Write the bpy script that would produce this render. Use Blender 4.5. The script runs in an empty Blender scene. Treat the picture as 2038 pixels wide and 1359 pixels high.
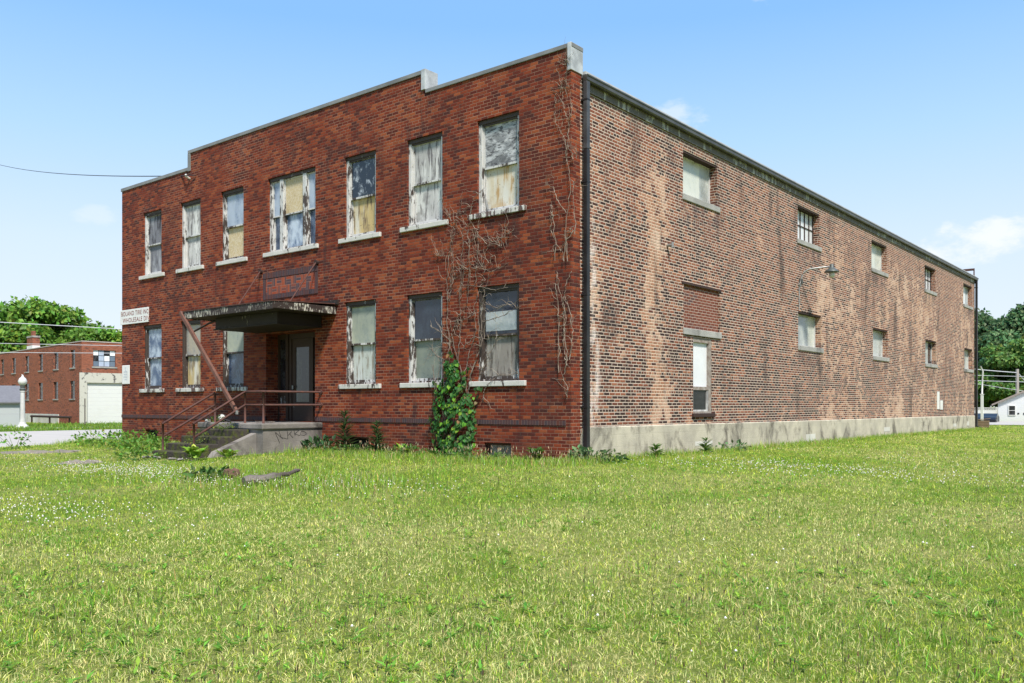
import bpy, math, random
import numpy as np
from mathutils import Vector, Matrix
random.seed(7); rng = np.random.default_rng(11)
scn = bpy.context.scene
COL = scn.collection
R = math.radians

# ------------------------------------------------------------------ helpers
class MB:
    """collects polygons and builds ONE mesh object"""
    def __init__(s): s.v = []; s.f = []; s.mi = []; s.cur = 0
    def poly(s, pts):
        n = len(s.v); s.v += [tuple(p) for p in pts]; s.f.append(tuple(range(n, n + len(pts)))); s.mi.append(s.cur)
    def box(s, x0, x1, y0, y1, z0, z1):
        n = len(s.v)
        s.v += [(x0,y0,z0),(x1,y0,z0),(x1,y1,z0),(x0,y1,z0),(x0,y0,z1),(x1,y0,z1),(x1,y1,z1),(x0,y1,z1)]
        for q in ((0,3,2,1),(4,5,6,7),(0,1,5,4),(1,2,6,5),(2,3,7,6),(3,0,4,7)):
            s.f.append(tuple(n+i for i in q)); s.mi.append(s.cur)
        return s
    def obox(s, o, ax, ay, az):
        """box from a corner and three edge vectors"""
        n = len(s.v); o = Vector(o); ax, ay, az = Vector(ax), Vector(ay), Vector(az)
        s.v += [tuple(o+p) for p in (Vector(), ax, ax+ay, ay, az, az+ax, az+ax+ay, az+ay)]
        for q in ((0,3,2,1),(4,5,6,7),(0,1,5,4),(1,2,6,5),(2,3,7,6),(3,0,4,7)):
            s.f.append(tuple(n+i for i in q)); s.mi.append(s.cur)
        return s
    def tube(s, pts, r, sides=6, caps=True):
        pts = [Vector(p) for p in pts]; rs = r if isinstance(r, (list, tuple)) else [r]*len(pts)
        rings = []
        for i, p in enumerate(pts):
            d = (pts[min(i+1, len(pts)-1)] - pts[max(i-1, 0)])
            if d.length < 1e-9: d = Vector((0,0,1))
            d.normalize()
            a = d.cross(Vector((0,0,1)) if abs(d.z) < .9 else Vector((1,0,0))).normalized(); b = d.cross(a)
            n = len(s.v); rings.append(n)
            for k in range(sides):
                t = 2*math.pi*k/sides; s.v.append(tuple(p + rs[i]*(math.cos(t)*a + math.sin(t)*b)))
        for i in range(len(pts)-1):
            for k in range(sides):
                k2 = (k+1) % sides
                s.f.append((rings[i]+k, rings[i]+k2, rings[i+1]+k2, rings[i+1]+k)); s.mi.append(s.cur)
        if caps:
            s.f.append(tuple(rings[0]+k for k in range(sides))); s.mi.append(s.cur)
            s.f.append(tuple(rings[-1]+k for k in reversed(range(sides)))); s.mi.append(s.cur)
        return s
    def lathe(s, c, prof, sides=20):
        """profile of (radius, z) turned about the vertical through c"""
        n0 = len(s.v)
        for r, z in prof:
            for k in range(sides):
                t = 2*math.pi*k/sides; s.v.append((c[0]+r*math.cos(t), c[1]+r*math.sin(t), c[2]+z))
        for i in range(len(prof)-1):
            for k in range(sides):
                k2 = (k+1) % sides
                s.f.append((n0+i*sides+k, n0+i*sides+k2, n0+(i+1)*sides+k2, n0+(i+1)*sides+k)); s.mi.append(s.cur)
        s.f.append(tuple(n0+k for k in reversed(range(sides)))); s.mi.append(s.cur)
        s.f.append(tuple(n0+(len(prof)-1)*sides+k for k in range(sides))); s.mi.append(s.cur)
        return s
    def build(s, name, mats, parent=None, smooth=False, bevel=0):
        me = bpy.data.meshes.new(name); me.from_pydata(s.v, [], s.f)
        mats = mats if isinstance(mats, (list, tuple)) else [mats]
        for m in mats: me.materials.append(m)
        me.polygons.foreach_set('material_index', s.mi)
        if smooth: me.polygons.foreach_set('use_smooth', [True]*len(me.polygons))
        me.update()
        o = bpy.data.objects.new(name, me); COL.objects.link(o)
        if parent is not None: o.parent = parent
        if bevel:
            b = o.modifiers.new('bevel', 'BEVEL'); b.width = bevel; b.segments = 2; b.limit_method = 'ANGLE'
        return o

def box(name, mat, parent, *a, bevel=0): return MB().box(*a).build(name, mat, parent, bevel=bevel)

def np_mesh(name, V, T, mat, parent=None, col=None, smooth=False):
    """triangle mesh from numpy arrays, optional per-vertex colour"""
    me = bpy.data.meshes.new(name); V = np.asarray(V, np.float32); T = np.asarray(T, np.int32)
    me.vertices.add(len(V)); me.vertices.foreach_set('co', V.ravel())
    me.loops.add(T.size); me.loops.foreach_set('vertex_index', T.ravel())
    me.polygons.add(len(T)); me.polygons.foreach_set('loop_start', np.arange(0, T.size, 3, dtype=np.int32))
    if col is not None:
        a = me.attributes.new('Col', 'FLOAT_COLOR', 'POINT')
        c = np.ones((len(V), 4), np.float32); c[:, :3] = col; a.data.foreach_set('color', c.ravel())
    me.materials.append(mat); me.update(calc_edges=True)
    if smooth: me.polygons.foreach_set('use_smooth', np.ones(len(T), bool))
    o = bpy.data.objects.new(name, me); COL.objects.link(o)
    if parent is not None: o.parent = parent
    return o

def tag(o, label=None, cat=None, group=None, kind=None):
    if label: o['label'] = label
    if cat: o['category'] = cat
    if group: o['group'] = group
    if kind: o['kind'] = kind
    return o
def empty(name, loc=(0,0,0), rz=0):
    o = bpy.data.objects.new(name, None); COL.objects.link(o); o.location = loc; o.rotation_euler = (0,0,rz); o.empty_display_size = .2
    return o

# ------------------------------------------------------------------ photograph geometry
CAM = (9.6827, -13.6554); EYE = .9544; FPX = 1727.09; YAW = R(39.2481)
RT = (math.cos(YAW), math.sin(YAW)); FW = (-math.sin(YAW), math.cos(YAW))
def wall_point(px, py, Y=0.0):
    """where a spot traced on the photograph lies on the front wall plane"""
    u = (px-1019)/FPX; dx = FW[0]+u*RT[0]; dy = FW[1]+u*RT[1]; t = (Y-CAM[1])/dy
    return (CAM[0]+t*dx, Y, EYE-(py-806.3)/FPX*t)

def G(x, y):
    """height of the ground"""
    x = np.asarray(x, float); y = np.asarray(y, float)
    out = np.hypot(np.maximum(x, 0), np.maximum(-y, 0)) + .35*np.maximum(-x-18.5, 0)
    t = np.clip(out/11, 0, 1); s = t*t*(3-2*t)
    g = -.135 - .006*np.clip(-x, 0, 20) - .0032*np.clip(y, 0, 40) - .26*s
    g = g + .018*np.sin(x*.7+1.3*np.sin(y*.31))*np.clip(out/3, 0, 1) + .012*np.sin(y*1.1+x*.4)*np.clip(out/3, 0, 1)
    g = np.maximum(g, -.52); f = np.clip((-x-18.8)/1.2, 0, 1); return g*(1-f)-.52*f
def g1(x, y): return float(G(x, y))

# ------------------------------------------------------------------ node DSL
class NT:
    def __init__(s, name):
        m = s.m = bpy.data.materials.new(name); m.use_nodes = True; s.t = m.node_tree; s.t.nodes.clear()
        s.out = s.t.nodes.new('ShaderNodeOutputMaterial'); s.bs = s.t.nodes.new('ShaderNodeBsdfPrincipled')
        s.t.links.new(s.bs.outputs[0], s.out.inputs['Surface'])
        s._tc = None
    def n(s, ty, **kw):
        o = s.t.nodes.new(ty)
        for k, v in kw.items(): setattr(o, k, v)
        return o
    def put(s, sock, v):
        if isinstance(v, bpy.types.NodeSocket): s.t.links.new(v, sock)
        elif v is not None:
            if isinstance(v, (tuple, list)) and len(v) == 3 and sock.type == 'RGBA': v = (*v, 1)
            sock.default_value = v
    def obj(s):
        if s._tc is None: s._tc = s.n('ShaderNodeTexCoord').outputs['Object']
        return s._tc
    def xyz(s, v=None):
        o = s.n('ShaderNodeSeparateXYZ'); s.put(o.inputs[0], v or s.obj()); return o.outputs
    def vec(s, x, y, z):
        o = s.n('ShaderNodeCombineXYZ')
        for i, a in enumerate((x, y, z)): s.put(o.inputs[i], a)
        return o.outputs[0]
    def math(s, op, a, b=None, c=None, clamp=False):
        o = s.n('ShaderNodeMath', operation=op, use_clamp=clamp)
        for i, v in enumerate((a, b, c)):
            if v is not None: s.put(o.inputs[i], v)
        return o.outputs[0]
    def add(s, a, b): return s.math('ADD', a, b)
    def mul(s, a, b): return s.math('MULTIPLY', a, b)
    def sub(s, a, b): return s.math('SUBTRACT', a, b)
    def step(s, v, lo, hi):
        o = s.n('ShaderNodeMapRange', interpolation_type='SMOOTHSTEP'); s.put(o.inputs[0], v)
        o.inputs[1].default_value = lo; o.inputs[2].default_value = hi; return o.outputs[0]
    def noise(s, scale=5, detail=4, rough=.55, v=None, stretch=None, off=None, dist=0):
        v = v or s.obj()
        if stretch or off:
            mp = s.n('ShaderNodeMapping'); s.put(mp.inputs[0], v)
            if stretch: mp.inputs['Scale'].default_value = stretch
            if off: mp.inputs['Location'].default_value = off
            v = mp.outputs[0]
        o = s.n('ShaderNodeTexNoise'); s.put(o.inputs['Vector'], v); o.inputs['Scale'].default_value = scale
        o.inputs['Detail'].default_value = detail; o.inputs['Roughness'].default_value = rough; o.inputs['Distortion'].default_value = dist
        return o.outputs[0]
    def white(s, v):
        o = s.n('ShaderNodeTexWhiteNoise', noise_dimensions='3D'); s.put(o.inputs['Vector'], v); return o.outputs['Value']
    def ramp(s, v, stops, interp='LINEAR'):
        o = s.n('ShaderNodeValToRGB'); cr = o.color_ramp; cr.interpolation = interp; s.put(o.inputs[0], v)
        while len(cr.elements) < len(stops): cr.elements.new(.5)
        for e, (p, c) in zip(cr.elements, stops):
            e.position = p; e.color = (c, c, c, 1) if isinstance(c, (int, float)) else (*c, 1)
        return o.outputs[0]
    def mix(s, f, a, b, mode='MIX'):
        o = s.n('ShaderNodeMix', data_type='RGBA', blend_type=mode, clamp_factor=True)
        s.put(o.inputs[0], f); s.put(o.inputs[6], a); s.put(o.inputs[7], b); return o.outputs[2]
    def bump(s, h, dist=.01, strength=1):
        o = s.n('ShaderNodeBump'); o.inputs['Strength'].default_value = strength; o.inputs['Distance'].default_value = dist
        s.put(o.inputs['Height'], h); s.put(s.bs.inputs['Normal'], o.outputs[0])
    def done(s, col, rough=.8, spec=.3, metal=0):
        s.put(s.bs.inputs['Base Color'], col); s.put(s.bs.inputs['Roughness'], rough)
        s.put(s.bs.inputs['Specular IOR Level'], spec); s.put(s.bs.inputs['Metallic'], metal); return s.m

def brick(name, palette, dark, mortar, header_every=0, darkness=None, stain=None, L=.2095, H=.0677, MT=.011, axis=True, mstain=None, bump=.012):
    """brickwork laid in courses: every brick its own colour, worn joints"""
    N = NT(name); x, y, z = N.xyz()
    wob = N.noise(14, 2)
    u = N.add(N.add(x, y), N.mul(N.sub(wob, .5), .012)); v = N.add(z, N.mul(N.sub(N.noise(9, 2, off=(3,1,7)), .5), .014))
    vr = N.math('DIVIDE', v, H); row = N.math('FLOOR', vr); fv = N.math('FRACT', vr)
    if header_every:
        hd = N.math('LESS_THAN', N.math('FRACT', N.math('DIVIDE', N.add(row, .25), header_every)), 1/header_every)
        bl = N.sub(L, N.mul(hd, L*.48))
    else:
        hd = None; bl = L
    jit = N.mul(N.white(N.vec(row, 7.3, 1.7)), .25)
    par = N.mul(N.math('FRACT', N.mul(row, .5)), 1.0)
    uu = N.add(N.add(N.math('DIVIDE', u, bl), par), jit); colm = N.math('FLOOR', uu); fu = N.math('FRACT', uu)
    idv = N.vec(colm, row, 3.1); r1 = N.white(idv); r2 = N.white(N.vec(row, colm, 9.7))
    du = N.mul(fu, bl); dv = N.mul(fv, H)
    edge = N.math('MINIMUM', N.math('MINIMUM', du, N.sub(bl, du)), N.math('MINIMUM', dv, N.sub(H, dv)))
    mort = N.sub(1, N.step(edge, MT*.28, MT*.72))
    base = N.ramp(r1, palette); dk = N.ramp(r2, dark)
    big = N.noise(.55, 4, .6, off=(11,5,2))
    dfac = N.add(N.mul(N.sub(big, .5), .9), .25) if darkness is None else darkness(N, x, y, z, big)
    pick = N.step(N.sub(dfac, N.sub(r2, .5)), .38, .62)
    c = N.mix(pick, base, dk)
    grain = N.noise(60, 3, .6)
    c = N.mix(N.mul(grain, .28), c, (.02,.014,.012))
    mc = mortar
    if mstain: mc = mstain(N, x, y, z, big)
    else: mc = N.mix(N.noise(1.6, 3), mortar, tuple(a*.62 for a in mortar))
    if stain: c, mc = stain(N, x, y, z, c, mc, r1)
    c = N.mix(mort, c, mc)
    N.bump(N.add(N.mul(N.sub(1, mort), .8), N.mul(grain, .25)), bump)
    return N.done(c, .88, .18)

# ---- the street face: deep red brick with burnt headers
def st_front(N, x, y, z, c, mc, r1):
    h = N.noise(1.1, 5, .65, off=(2,9,4), stretch=(1,1,.7))
    pale = N.mul(N.step(h, .56, .74), N.step(z, 6.9, 7.7))            # limy bloom under the coping
    c = N.mix(N.mul(pale, .45), c, (.21,.135,.11))
    low = N.mul(N.sub(1, N.step(z, -.1, .62)), N.step(N.noise(2.2, 4, .6), .38, .62))
    c = N.mix(N.mul(low, .5), c, (.045,.026,.024))
    drip = N.step(N.noise(2.3, 4, .6, stretch=(1,1,.16), off=(5,0,0)), .58, .72)
    c = N.mix(N.mul(drip, .6), c, (.026,.017,.018))
    mc = N.mix(N.step(N.noise(.8, 5, .65, off=(8,1,3)), .40, .62), N.mix(.72, mc, (.075,.030,.022)), mc); mc = N.mix(N.mul(drip, .6), mc, (.05,.04,.035))
    soot = N.mul(N.step(N.noise(.75, 6, .68, off=(1,6,2), stretch=(1,1,.75)),   .54, .68), .42); c = N.mix(soot, c, (.030,.016,.015)); mc = N.mix(soot, mc, (.07,.045,.038))
    return c, mc
BR_FRONT = brick('brick_red_front', [(0,(.085,.015,.009)),(.25,(.135,.022,.010)),(.5,(.185,.031,.012)),(.75,(.235,.046,.016)),(.92,(.285,.074,.026)),(1,(.13,.022,.011))],
    [(0,(.066,.018,.014)),(.5,(.092,.021,.013)),(.8,(.054,.022,.020)),(1,(.036,.023,.025))], (.36,.20,.135), darkness=lambda N,x,y,z,b: N.add(N.mul(N.sub(b,.5),1.1), .15), stain=st_front, L=.192, MT=.0105, bump=.008)

# ---- long side: common brown brick, header course every sixth, pale joints, orange wash stains
def st_side(N, x, y, z, c, mc, r1):
    yn = N.math('DIVIDE', N.add(y, N.mul(N.sub(N.noise(.7, 3, off=(4,4,4)), .5), .9)), 36)
    prof = N.ramp(yn, [(0,.30),(.014,.72),(.030,.42),(.05,.05),(.072,.12),(.086,.92),(.100,.72),(.115,.12),(.17,.26),(.185,.06),(.24,.02),(.30,.10),(.345,.22),(.385,.62),(.42,.66),(.47,.48),(.50,.34),(.56,.46),(.62,.66),(.665,.40),(.70,.70),(.76,.48),(.80,.30),(.86,.42),(.92,.72),(.96,.5),(1,.35)])
    hz = N.ramp(N.math('DIVIDE', z, 7.6), [(0,.85),(.10,.95),(.2,.72),(.42,.80),(.58,1),(.72,.86),(.84,.50),(.95,.12),(1,.0)])
    nz = N.noise(1.25, 9, .70, stretch=(1,1,.50), off=(7,3,1), dist=.35)
    m = N.add(N.mul(prof, hz), N.add(N.mul(N.sub(nz, .5), 2.6), N.mul(N.sub(r1, .5), .55)))
    m = N.step(m, .44, .70)
    oc = N.mix(N.step(N.noise(1.7, 4, off=(1,8,2)), .35, .65), (.34,.18,.115), (.53,.38,.285))
    oc = N.mix(N.mul(r1, .5), oc, (.30,.11,.055))
    c = N.mix(N.mul(m, .92), c, oc); mc = N.mix(N.mul(m, .85), mc, (.58,.44,.325))
    # white lime runs beside the downspout
    wy = N.sub(1, N.step(N.math('ABSOLUTE', N.sub(y, N.add(.86, N.mul(N.sub(N.noise(1.3, 4), .5), .9)))), .03, .26))
    w = N.mul(wy, N.step(N.noise(2.4, 5, .65, stretch=(1,1,.5)), .46, .62))
    w = N.mul(w, N.sub(1, N.step(z, 3.8, 5.2)))
    c = N.mix(N.mul(w, .75), c, (.62,.54,.50)); mc = N.mix(N.mul(w, .8), mc, (.66,.58,.52))
    # soot runs
    s2 = N.mul(N.step(N.noise(1.0, 7, .66, stretch=(1,1,.28), off=(3,3,9), dist=.3), .52, .66), N.step(N.noise(.5, 2, off=(9,9,9)), .38, .58))
    c = N.mix(N.mul(s2, .7), c, (.030,.022,.022)); mc = N.mix(N.mul(s2, .65), mc, (.10,.075,.065))
    # grime straight under the window sills
    for zs in (5.70, 2.56):
        band = N.mul(N.step(z, zs-.75, zs-.1), N.sub(1, N.step(z, zs-.02, zs)))
        pos = None
        for yc in (SILL_Y[0] if zs > 3 else SILL_Y[1]):
            d = N.sub(1, N.step(N.math('ABSOLUTE', N.sub(y, yc)), .72, 1.15)); pos = d if pos is None else N.add(pos, d)
        g = N.mul(N.mul(band, pos), N.step(N.noise(2.6, 4, .6), .36, .6))
        c = N.mix(N.mul(g, .62), c, (.055,.04,.042)); mc = N.mix(N.mul(g, .62), mc, (.12,.09,.08))
    # darker brick and joints toward the eave
    e = N.mul(N.step(N.add(z, N.mul(N.sub(N.noise(1.4, 4), .5), .5)), 6.85, 7.2), .6)
    c = N.mix(e, c, (.10,.075,.058)); mc = N.mix(e, mc, (.34,.32,.26))
    return c, mc
SILL_Y = ((5.38,12.45,19.46,26.65,33.8), (12.55,19.6,26.75,33.95))
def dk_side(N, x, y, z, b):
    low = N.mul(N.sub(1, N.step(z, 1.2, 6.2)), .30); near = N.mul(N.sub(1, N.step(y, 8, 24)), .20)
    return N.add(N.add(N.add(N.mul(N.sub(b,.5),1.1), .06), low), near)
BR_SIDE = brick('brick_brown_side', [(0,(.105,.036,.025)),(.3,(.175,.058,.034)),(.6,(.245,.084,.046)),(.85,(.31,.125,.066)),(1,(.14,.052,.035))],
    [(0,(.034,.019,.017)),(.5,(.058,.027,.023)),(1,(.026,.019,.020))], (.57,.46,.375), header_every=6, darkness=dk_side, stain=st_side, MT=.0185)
BR_PATCH = brick('brick_infill', [(0,(.13,.038,.024)),(.5,(.19,.056,.033)),(1,(.155,.05,.032))], [(0,(.09,.05,.05)),(1,(.14,.06,.05))], (.50,.38,.31), darkness=lambda N,x,y,z,b: N.mul(N.sub(1, N.step(N.sub(y, N.mul(N.sub(z,3.2),1.2)), 4.3, 5.4)), .5), MT=.013)
BR_FAR = brick('brick_far', [(0,(.22,.068,.038)),(.5,(.30,.094,.051)),(1,(.36,.12,.068))], [(0,(.11,.045,.033)),(1,(.17,.07,.05))], (.34,.20,.15), MT=.010, darkness=lambda N,x,y,z,b: N.add(N.mul(N.sub(b,.5),1.3), .12))
BR_SOLDIER = None
def soldier():
    N = NT('brick_soldier_dark'); x, y, z = N.xyz(); u = N.math('DIVIDE', N.add(x, y), .072)
    c = N.ramp(N.white(N.vec(N.math('FLOOR', u), 2.2, 5.5)), [(0,(.075,.032,.030)),(.4,(.055,.040,.046)),(.7,(.095,.032,.024)),(1,(.048,.036,.042))])
    f = N.math('FRACT', u); m = N.math('MAXIMUM', N.step(f, .88, .96), 0)
    c = N.mix(m, c, (.19,.13,.105)); N.bump(N.sub(1, m), .006); return N.done(c, .85, .2)
BR_SOLDIER = soldier()
def basket():
    N = NT('brick_basket_panel'); x, y, z = N.xyz()
    a = N.math('DIVIDE', N.sub(x, -10), .205); b = N.math('DIVIDE', N.sub(z, 3.86), .205)
    ca, cb = N.math('FLOOR', a), N.math('FLOOR', b); fa, fb = N.math('FRACT', a), N.math('FRACT', b)
    par = N.math('GREATER_THAN', N.math('FRACT', N.mul(N.add(ca, cb), .5)), .25)
    s = N.add(N.mul(par, fa), N.mul(N.sub(1, par), fb)); s3 = N.mul(s, 3); k = N.math('FLOOR', s3); fs = N.math('FRACT', s3)
    t = N.add(N.mul(par, fb), N.mul(N.sub(1, par), fa))
    c = N.ramp(N.white(N.vec(ca, N.add(cb, N.mul(k, .37)), k)), [(0,(.22,.04,.018)),(.35,(.29,.07,.03)),(.6,(.10,.045,.042)),(.8,(.065,.05,.058)),(1,(.16,.06,.04))])
    m = N.math('MAXIMUM', N.math('MAXIMUM', N.step(fs, .84, .94), N.step(t, .94, .98)), 0)
    c = N.mix(m, c, (.22,.14,.11)); N.bump(N.sub(1, m), .006); return N.done(c, .85, .2)
BR_BASKET = basket()

def plain(name, col, rough=.7, spec=.3, metal=0, var=.35, scale=3, col2=None, bump=0, bscale=40, stretch=None):
    N = NT(name); n = N.noise(scale, 5, .6, stretch=stretch)
    c = N.mix(N.mul(N.step(n, .3, .7), var if col2 is None else 1), col, col2 or tuple(a*.45 for a in col))
    if bump: N.bump(N.noise(bscale, 4), bump)
    return N.done(c, rough, spec, metal)

def peel(name, amount, white=(.61,.605,.595), under=(.035,.026,.022), scale=9):
    """old white paint flaking off dark wood"""
    N = NT(name); n = N.noise(scale, 8, .72, stretch=(1.6,1.6,.38)); n2 = N.noise(2.1, 3, off=(3,3,3))
    m = N.step(N.add(n, N.mul(N.sub(n2, .5), .55)), amount-.03, amount+.03)
    w = N.mix(N.mul(N.noise(5, 6, .65), .8), white, (.30,.285,.265))
    u = N.mix(N.noise(30, 3), under, tuple(a*2.3 for a in under))
    N.bump(m, .004); return N.done(N.mix(m, u, w), .65, .3)
PEEL_LO = peel('paint_white_worn', .42); PEEL_MD = peel('paint_white_flaking', .49); PEEL_HI = peel('paint_mostly_gone', .58)
PEEL_HEAD = peel('paint_gone_head', .68); PEEL_SILL = peel('sill_paint', .38, white=(.62,.60,.55), scale=5)
SILL_WORN = peel('sill_paint_flaking', .50, white=(.62,.60,.55), under=(.06,.04,.035), scale=7)
CANOPY = peel('canopy_old_paint', .69, white=(.50,.45,.34), under=(.015,.011,.009), scale=17)
CANOPY_EDGE = peel('canopy_edge_paint', .585, white=(.52,.49,.40), under=(.020,.014,.012), scale=17)
DOORWOOD = peel('door_dark_paint', .70, white=(.5,.48,.45), under=(.026,.014,.009), scale=10)

def board(name, c1, c2, c3, s=3.2, lo=.36, hi=.62, swirl=0, str_=(1,1,.16), off=(0,0,0)):
    """bare or whitewashed plywood with its grain"""
    N = NT(name)
    n = N.noise(s, 6, .62, stretch=str_, off=off, dist=swirl); n2 = N.noise(s*4.2, 5, .6, stretch=str_, off=off); n3 = N.noise(1.5, 4, .6, off=(6,2,off[0]+1))
    c = N.mix(N.step(n, lo+.04, hi-.04), c1, c2); c = N.mix(N.mul(N.step(n2, .50, .63), .85), c, c3); c = N.mix(N.mul(N.step(n3, .52, .66), .6), c, c3); dots = N.noise(16, 4, .7, off=(off[0],3,1)); c = N.mix(N.mul(N.step(dots, .64, .70), .8), c, (.05,.04,.038))
    N.bump(n2, .004); return N.done(c, .8, .2)
B_WHITE = board('plywood_whitewashed', (.60,.59,.565), (.42,.41,.40), (.13,.12,.12))
B_DARKSTREAK = board('plywood_black_streaks', (.40,.41,.43), (.16,.16,.18), (.025,.022,.025), s=2.4, lo=.30, hi=.58)
B_GREY = board('plywood_grey', (.54,.53,.515), (.34,.33,.32), (.10,.09,.095), off=(4,0,0))
B_SWIRL = board('plywood_wavy_grain', (.44,.445,.455), (.20,.205,.215), (.055,.055,.06), s=3.4, swirl=2.2, str_=(.55,1,1.5))
B_YELLOW = board('plywood_yellow', (.52,.45,.33), (.56,.54,.48), (.36,.21,.07), s=2.6, off=(1,2,0))
B_YELLOW_OLD = board('plywood_yellow_faded', (.54,.51,.44), (.45,.34,.16), (.14,.10,.07), s=2.4, off=(8,2,0))
B_OSB = board('strand_board', (.50,.40,.24), (.56,.48,.34), (.32,.21,.09), s=16, str_=(1,1,1))
B_WEATHER = board('plywood_weathered', (.34,.32,.29), (.22,.20,.18), (.09,.075,.065), off=(3,0,5))
B_GREEN = board('plywood_pale_green', (.42,.445,.41), (.50,.52,.50), (.22,.19,.15), off=(0,0,3), swirl=.8)

def glass(name, dark, light, amount=.5, rough=.12, s=1.6, off=(0,0,0), str_=(1,1,.6), spec=.6):
    """dusty old window glass with a blind or board behind it, or a reflection painted in"""
    N = NT(name); n = N.noise(s, 5, .6, off=off, stretch=str_, dist=.6); n2 = N.noise(7, 4, .6, off=off)
    f = N.step(N.add(n, N.mul(N.sub(n2, .5), .25)), amount-.16, amount+.16)
    r = N.add(N.mul(f, .35), rough); N.put(N.bs.inputs['IOR'], 1.5)
    return N.done(N.mix(f, dark, light), r, spec)
G_BLUE = glass('glass_sky_reflection', (.13,.17,.25), (.34,.39,.47), .46)  # blue of these panes is the sky's reflection put into the colour
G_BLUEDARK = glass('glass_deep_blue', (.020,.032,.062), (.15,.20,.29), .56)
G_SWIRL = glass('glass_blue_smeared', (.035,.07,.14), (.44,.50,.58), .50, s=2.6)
G_NAVY = glass('glass_navy', (.014,.017,.028), (.045,.055,.075), .60)
G_TREES = glass('glass_tree_reflection', (.010,.014,.022), (.55,.60,.66), .66, s=5.5, str_=(1,1,1))  # dark trees with sky gaps, a reflection painted into the pane
G_TAN = glass('glass_dusty_tan', (.20,.20,.20), (.36,.30,.22), .45)
G_GREEN = glass('glass_dusty_green', (.23,.26,.23), (.38,.39,.30), .5, rough=.22)
G_GREYGREEN = glass('glass_grey_green', (.12,.145,.13), (.19,.21,.17), .5, rough=.2)
G_HAZE = glass('glass_whitened', (.20,.23,.26), (.36,.39,.40), .42, rough=.25)
G_SIDE = glass('glass_pale_blind', (.44,.455,.40), (.53,.535,.475), .5, rough=.16, spec=.5)
G_SIDEDARK = glass('glass_grey_blind', (.20,.22,.21), (.42,.43,.40), .46, rough=.12)
G_BLACK = glass('glass_black', (.012,.012,.014), (.05,.05,.055), .6)
G_DOOR = glass('glass_door', (.025,.028,.032), (.20,.20,.18), .62, s=1.3, str_=(1.5,1,.35))

def concrete(name, a, b, stain, vs=.5):
    N = NT(name); x, y, z = N.xyz()
    n = N.noise(1.3, 6, .62); d = N.step(N.noise(1.05, 7, .66, stretch=(1,1,.75), off=(2,4,0), dist=.5), .49, .66); p = N.step(N.noise(26, 3, .7), .66, .74)
    c = N.mix(N.step(n, .3, .7), a, b); c = N.mix(N.mul(d, vs), c, stain); c = N.mix(N.mul(p, .5), c, stain)
    line = N.sub(1, N.step(N.math('ABSOLUTE', N.sub(N.math('FRACT', N.math('DIVIDE', N.add(z, N.mul(n, .06)), .245)), .5)), .012, .05))
    c = N.mix(N.mul(line, .05), c, stain)
    N.bump(N.add(N.noise(30, 5, .7), N.mul(line, -.12)), .010); return N.done(c, .9, .15)
CONC = concrete('concrete_foundation', (.48,.435,.34), (.34,.31,.25), (.085,.074,.06), .88)
CONC_SILL = concrete('concrete_sill', (.34,.33,.305), (.25,.245,.23), (.09,.085,.08), .7)
CONC_PORCH = concrete('concrete_porch', (.26,.235,.215), (.15,.135,.123), (.042,.036,.032), .9)
CONC_PATCH = concrete('concrete_patch', (.55,.53,.48), (.48,.46,.41), (.2,.19,.17), .3)
def mossy():
    N = NT('concrete_mossy_steps'); n = N.noise(3, 6, .65); m = N.step(N.noise(5, 5, .65, off=(2,2,2)), .47, .58)
    c = N.mix(n, (.028,.023,.019), (.075,.065,.057)); c = N.mix(N.mul(m, .8), c, (.075,.085,.022)); N.bump(N.noise(18, 5), .02); return N.done(c, .95, .1)
MOSS = mossy()
RUST = plain('rust_brown_paint', (.105,.042,.030), .75, .3, var=1, col2=(.060,.030,.026), scale=9, bump=.003)
RUST_BEAM = plain('rust_bare_steel', (.155,.075,.054), .72, .3, var=1, col2=(.105,.046,.034), scale=6, bump=.003)
COPING = plain('coping_metal', (.235,.23,.215), .5, .4, .2, var=1, col2=(.15,.147,.137), scale=1.7)
COPING_LIT = plain('coping_metal_lit', (.56,.56,.54), .42, .5, .2, var=1, col2=(.27,.27,.26), scale=2.2)  # lit copy of the coping metal: sunlight on end faces painted in
GUTTER = plain('gutter_dark_metal', (.035,.034,.033), .38, .5, .2, var=1, col2=(.075,.073,.068), scale=2)
SPOUT = plain('downspout_metal', (.010,.010,.011), .42, .35, 0, var=1, col2=(.022,.021,.022), scale=2.5)
SPOUT_SHEEN = plain('downspout_grey_sheen', (.075,.075,.078), .42, .45, .1, var=1, col2=(.035,.035,.037), scale=2.5)  # grey paints the reflection on the upper length of the dark pipe
FASCIA = peel('fascia_flaking', .57, white=(.36,.37,.30), under=(.065,.058,.048), scale=4)
FLASH = plain('roof_edge_flashing', (.42,.42,.41), .5, .4)
ROOFING = plain('roof_felt', (.10,.10,.10), .9)
STEEL = plain('steel_lintel_and_shade', (.040,.022,.018), .8)
WHITE = plain('sign_white', (.68,.67,.64), .5, .3, var=.2)
INKRED = plain('sign_ink', (.22,.055,.05), .6, var=.5, scale=14)
INKGREY = plain('sign_grey_ink', (.38,.42,.50), .6)
SPRAY = plain('spray_black', (.018,.016,.018), .8)
DARK = plain('void_dark', (.012,.011,.011), .9)
STONE = plain('stone_pale', (.50,.49,.46), .9, bump=.01)
LAMP = plain('lamp_enamel_green_grey', (.085,.095,.09), .5, .4, .2)
LAMPPIPE = plain('lamp_pipe', (.30,.30,.29), .45, .5, .5)
BULB = plain('lamp_glass', (.55,.55,.52), .15, .5, var=.1)
WOODGREY = plain('weathered_log', (.20,.175,.155), .95, .1, var=1, col2=(.075,.06,.055), scale=5, bump=.02, bscale=25, stretch=(1,.2,1))
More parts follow.
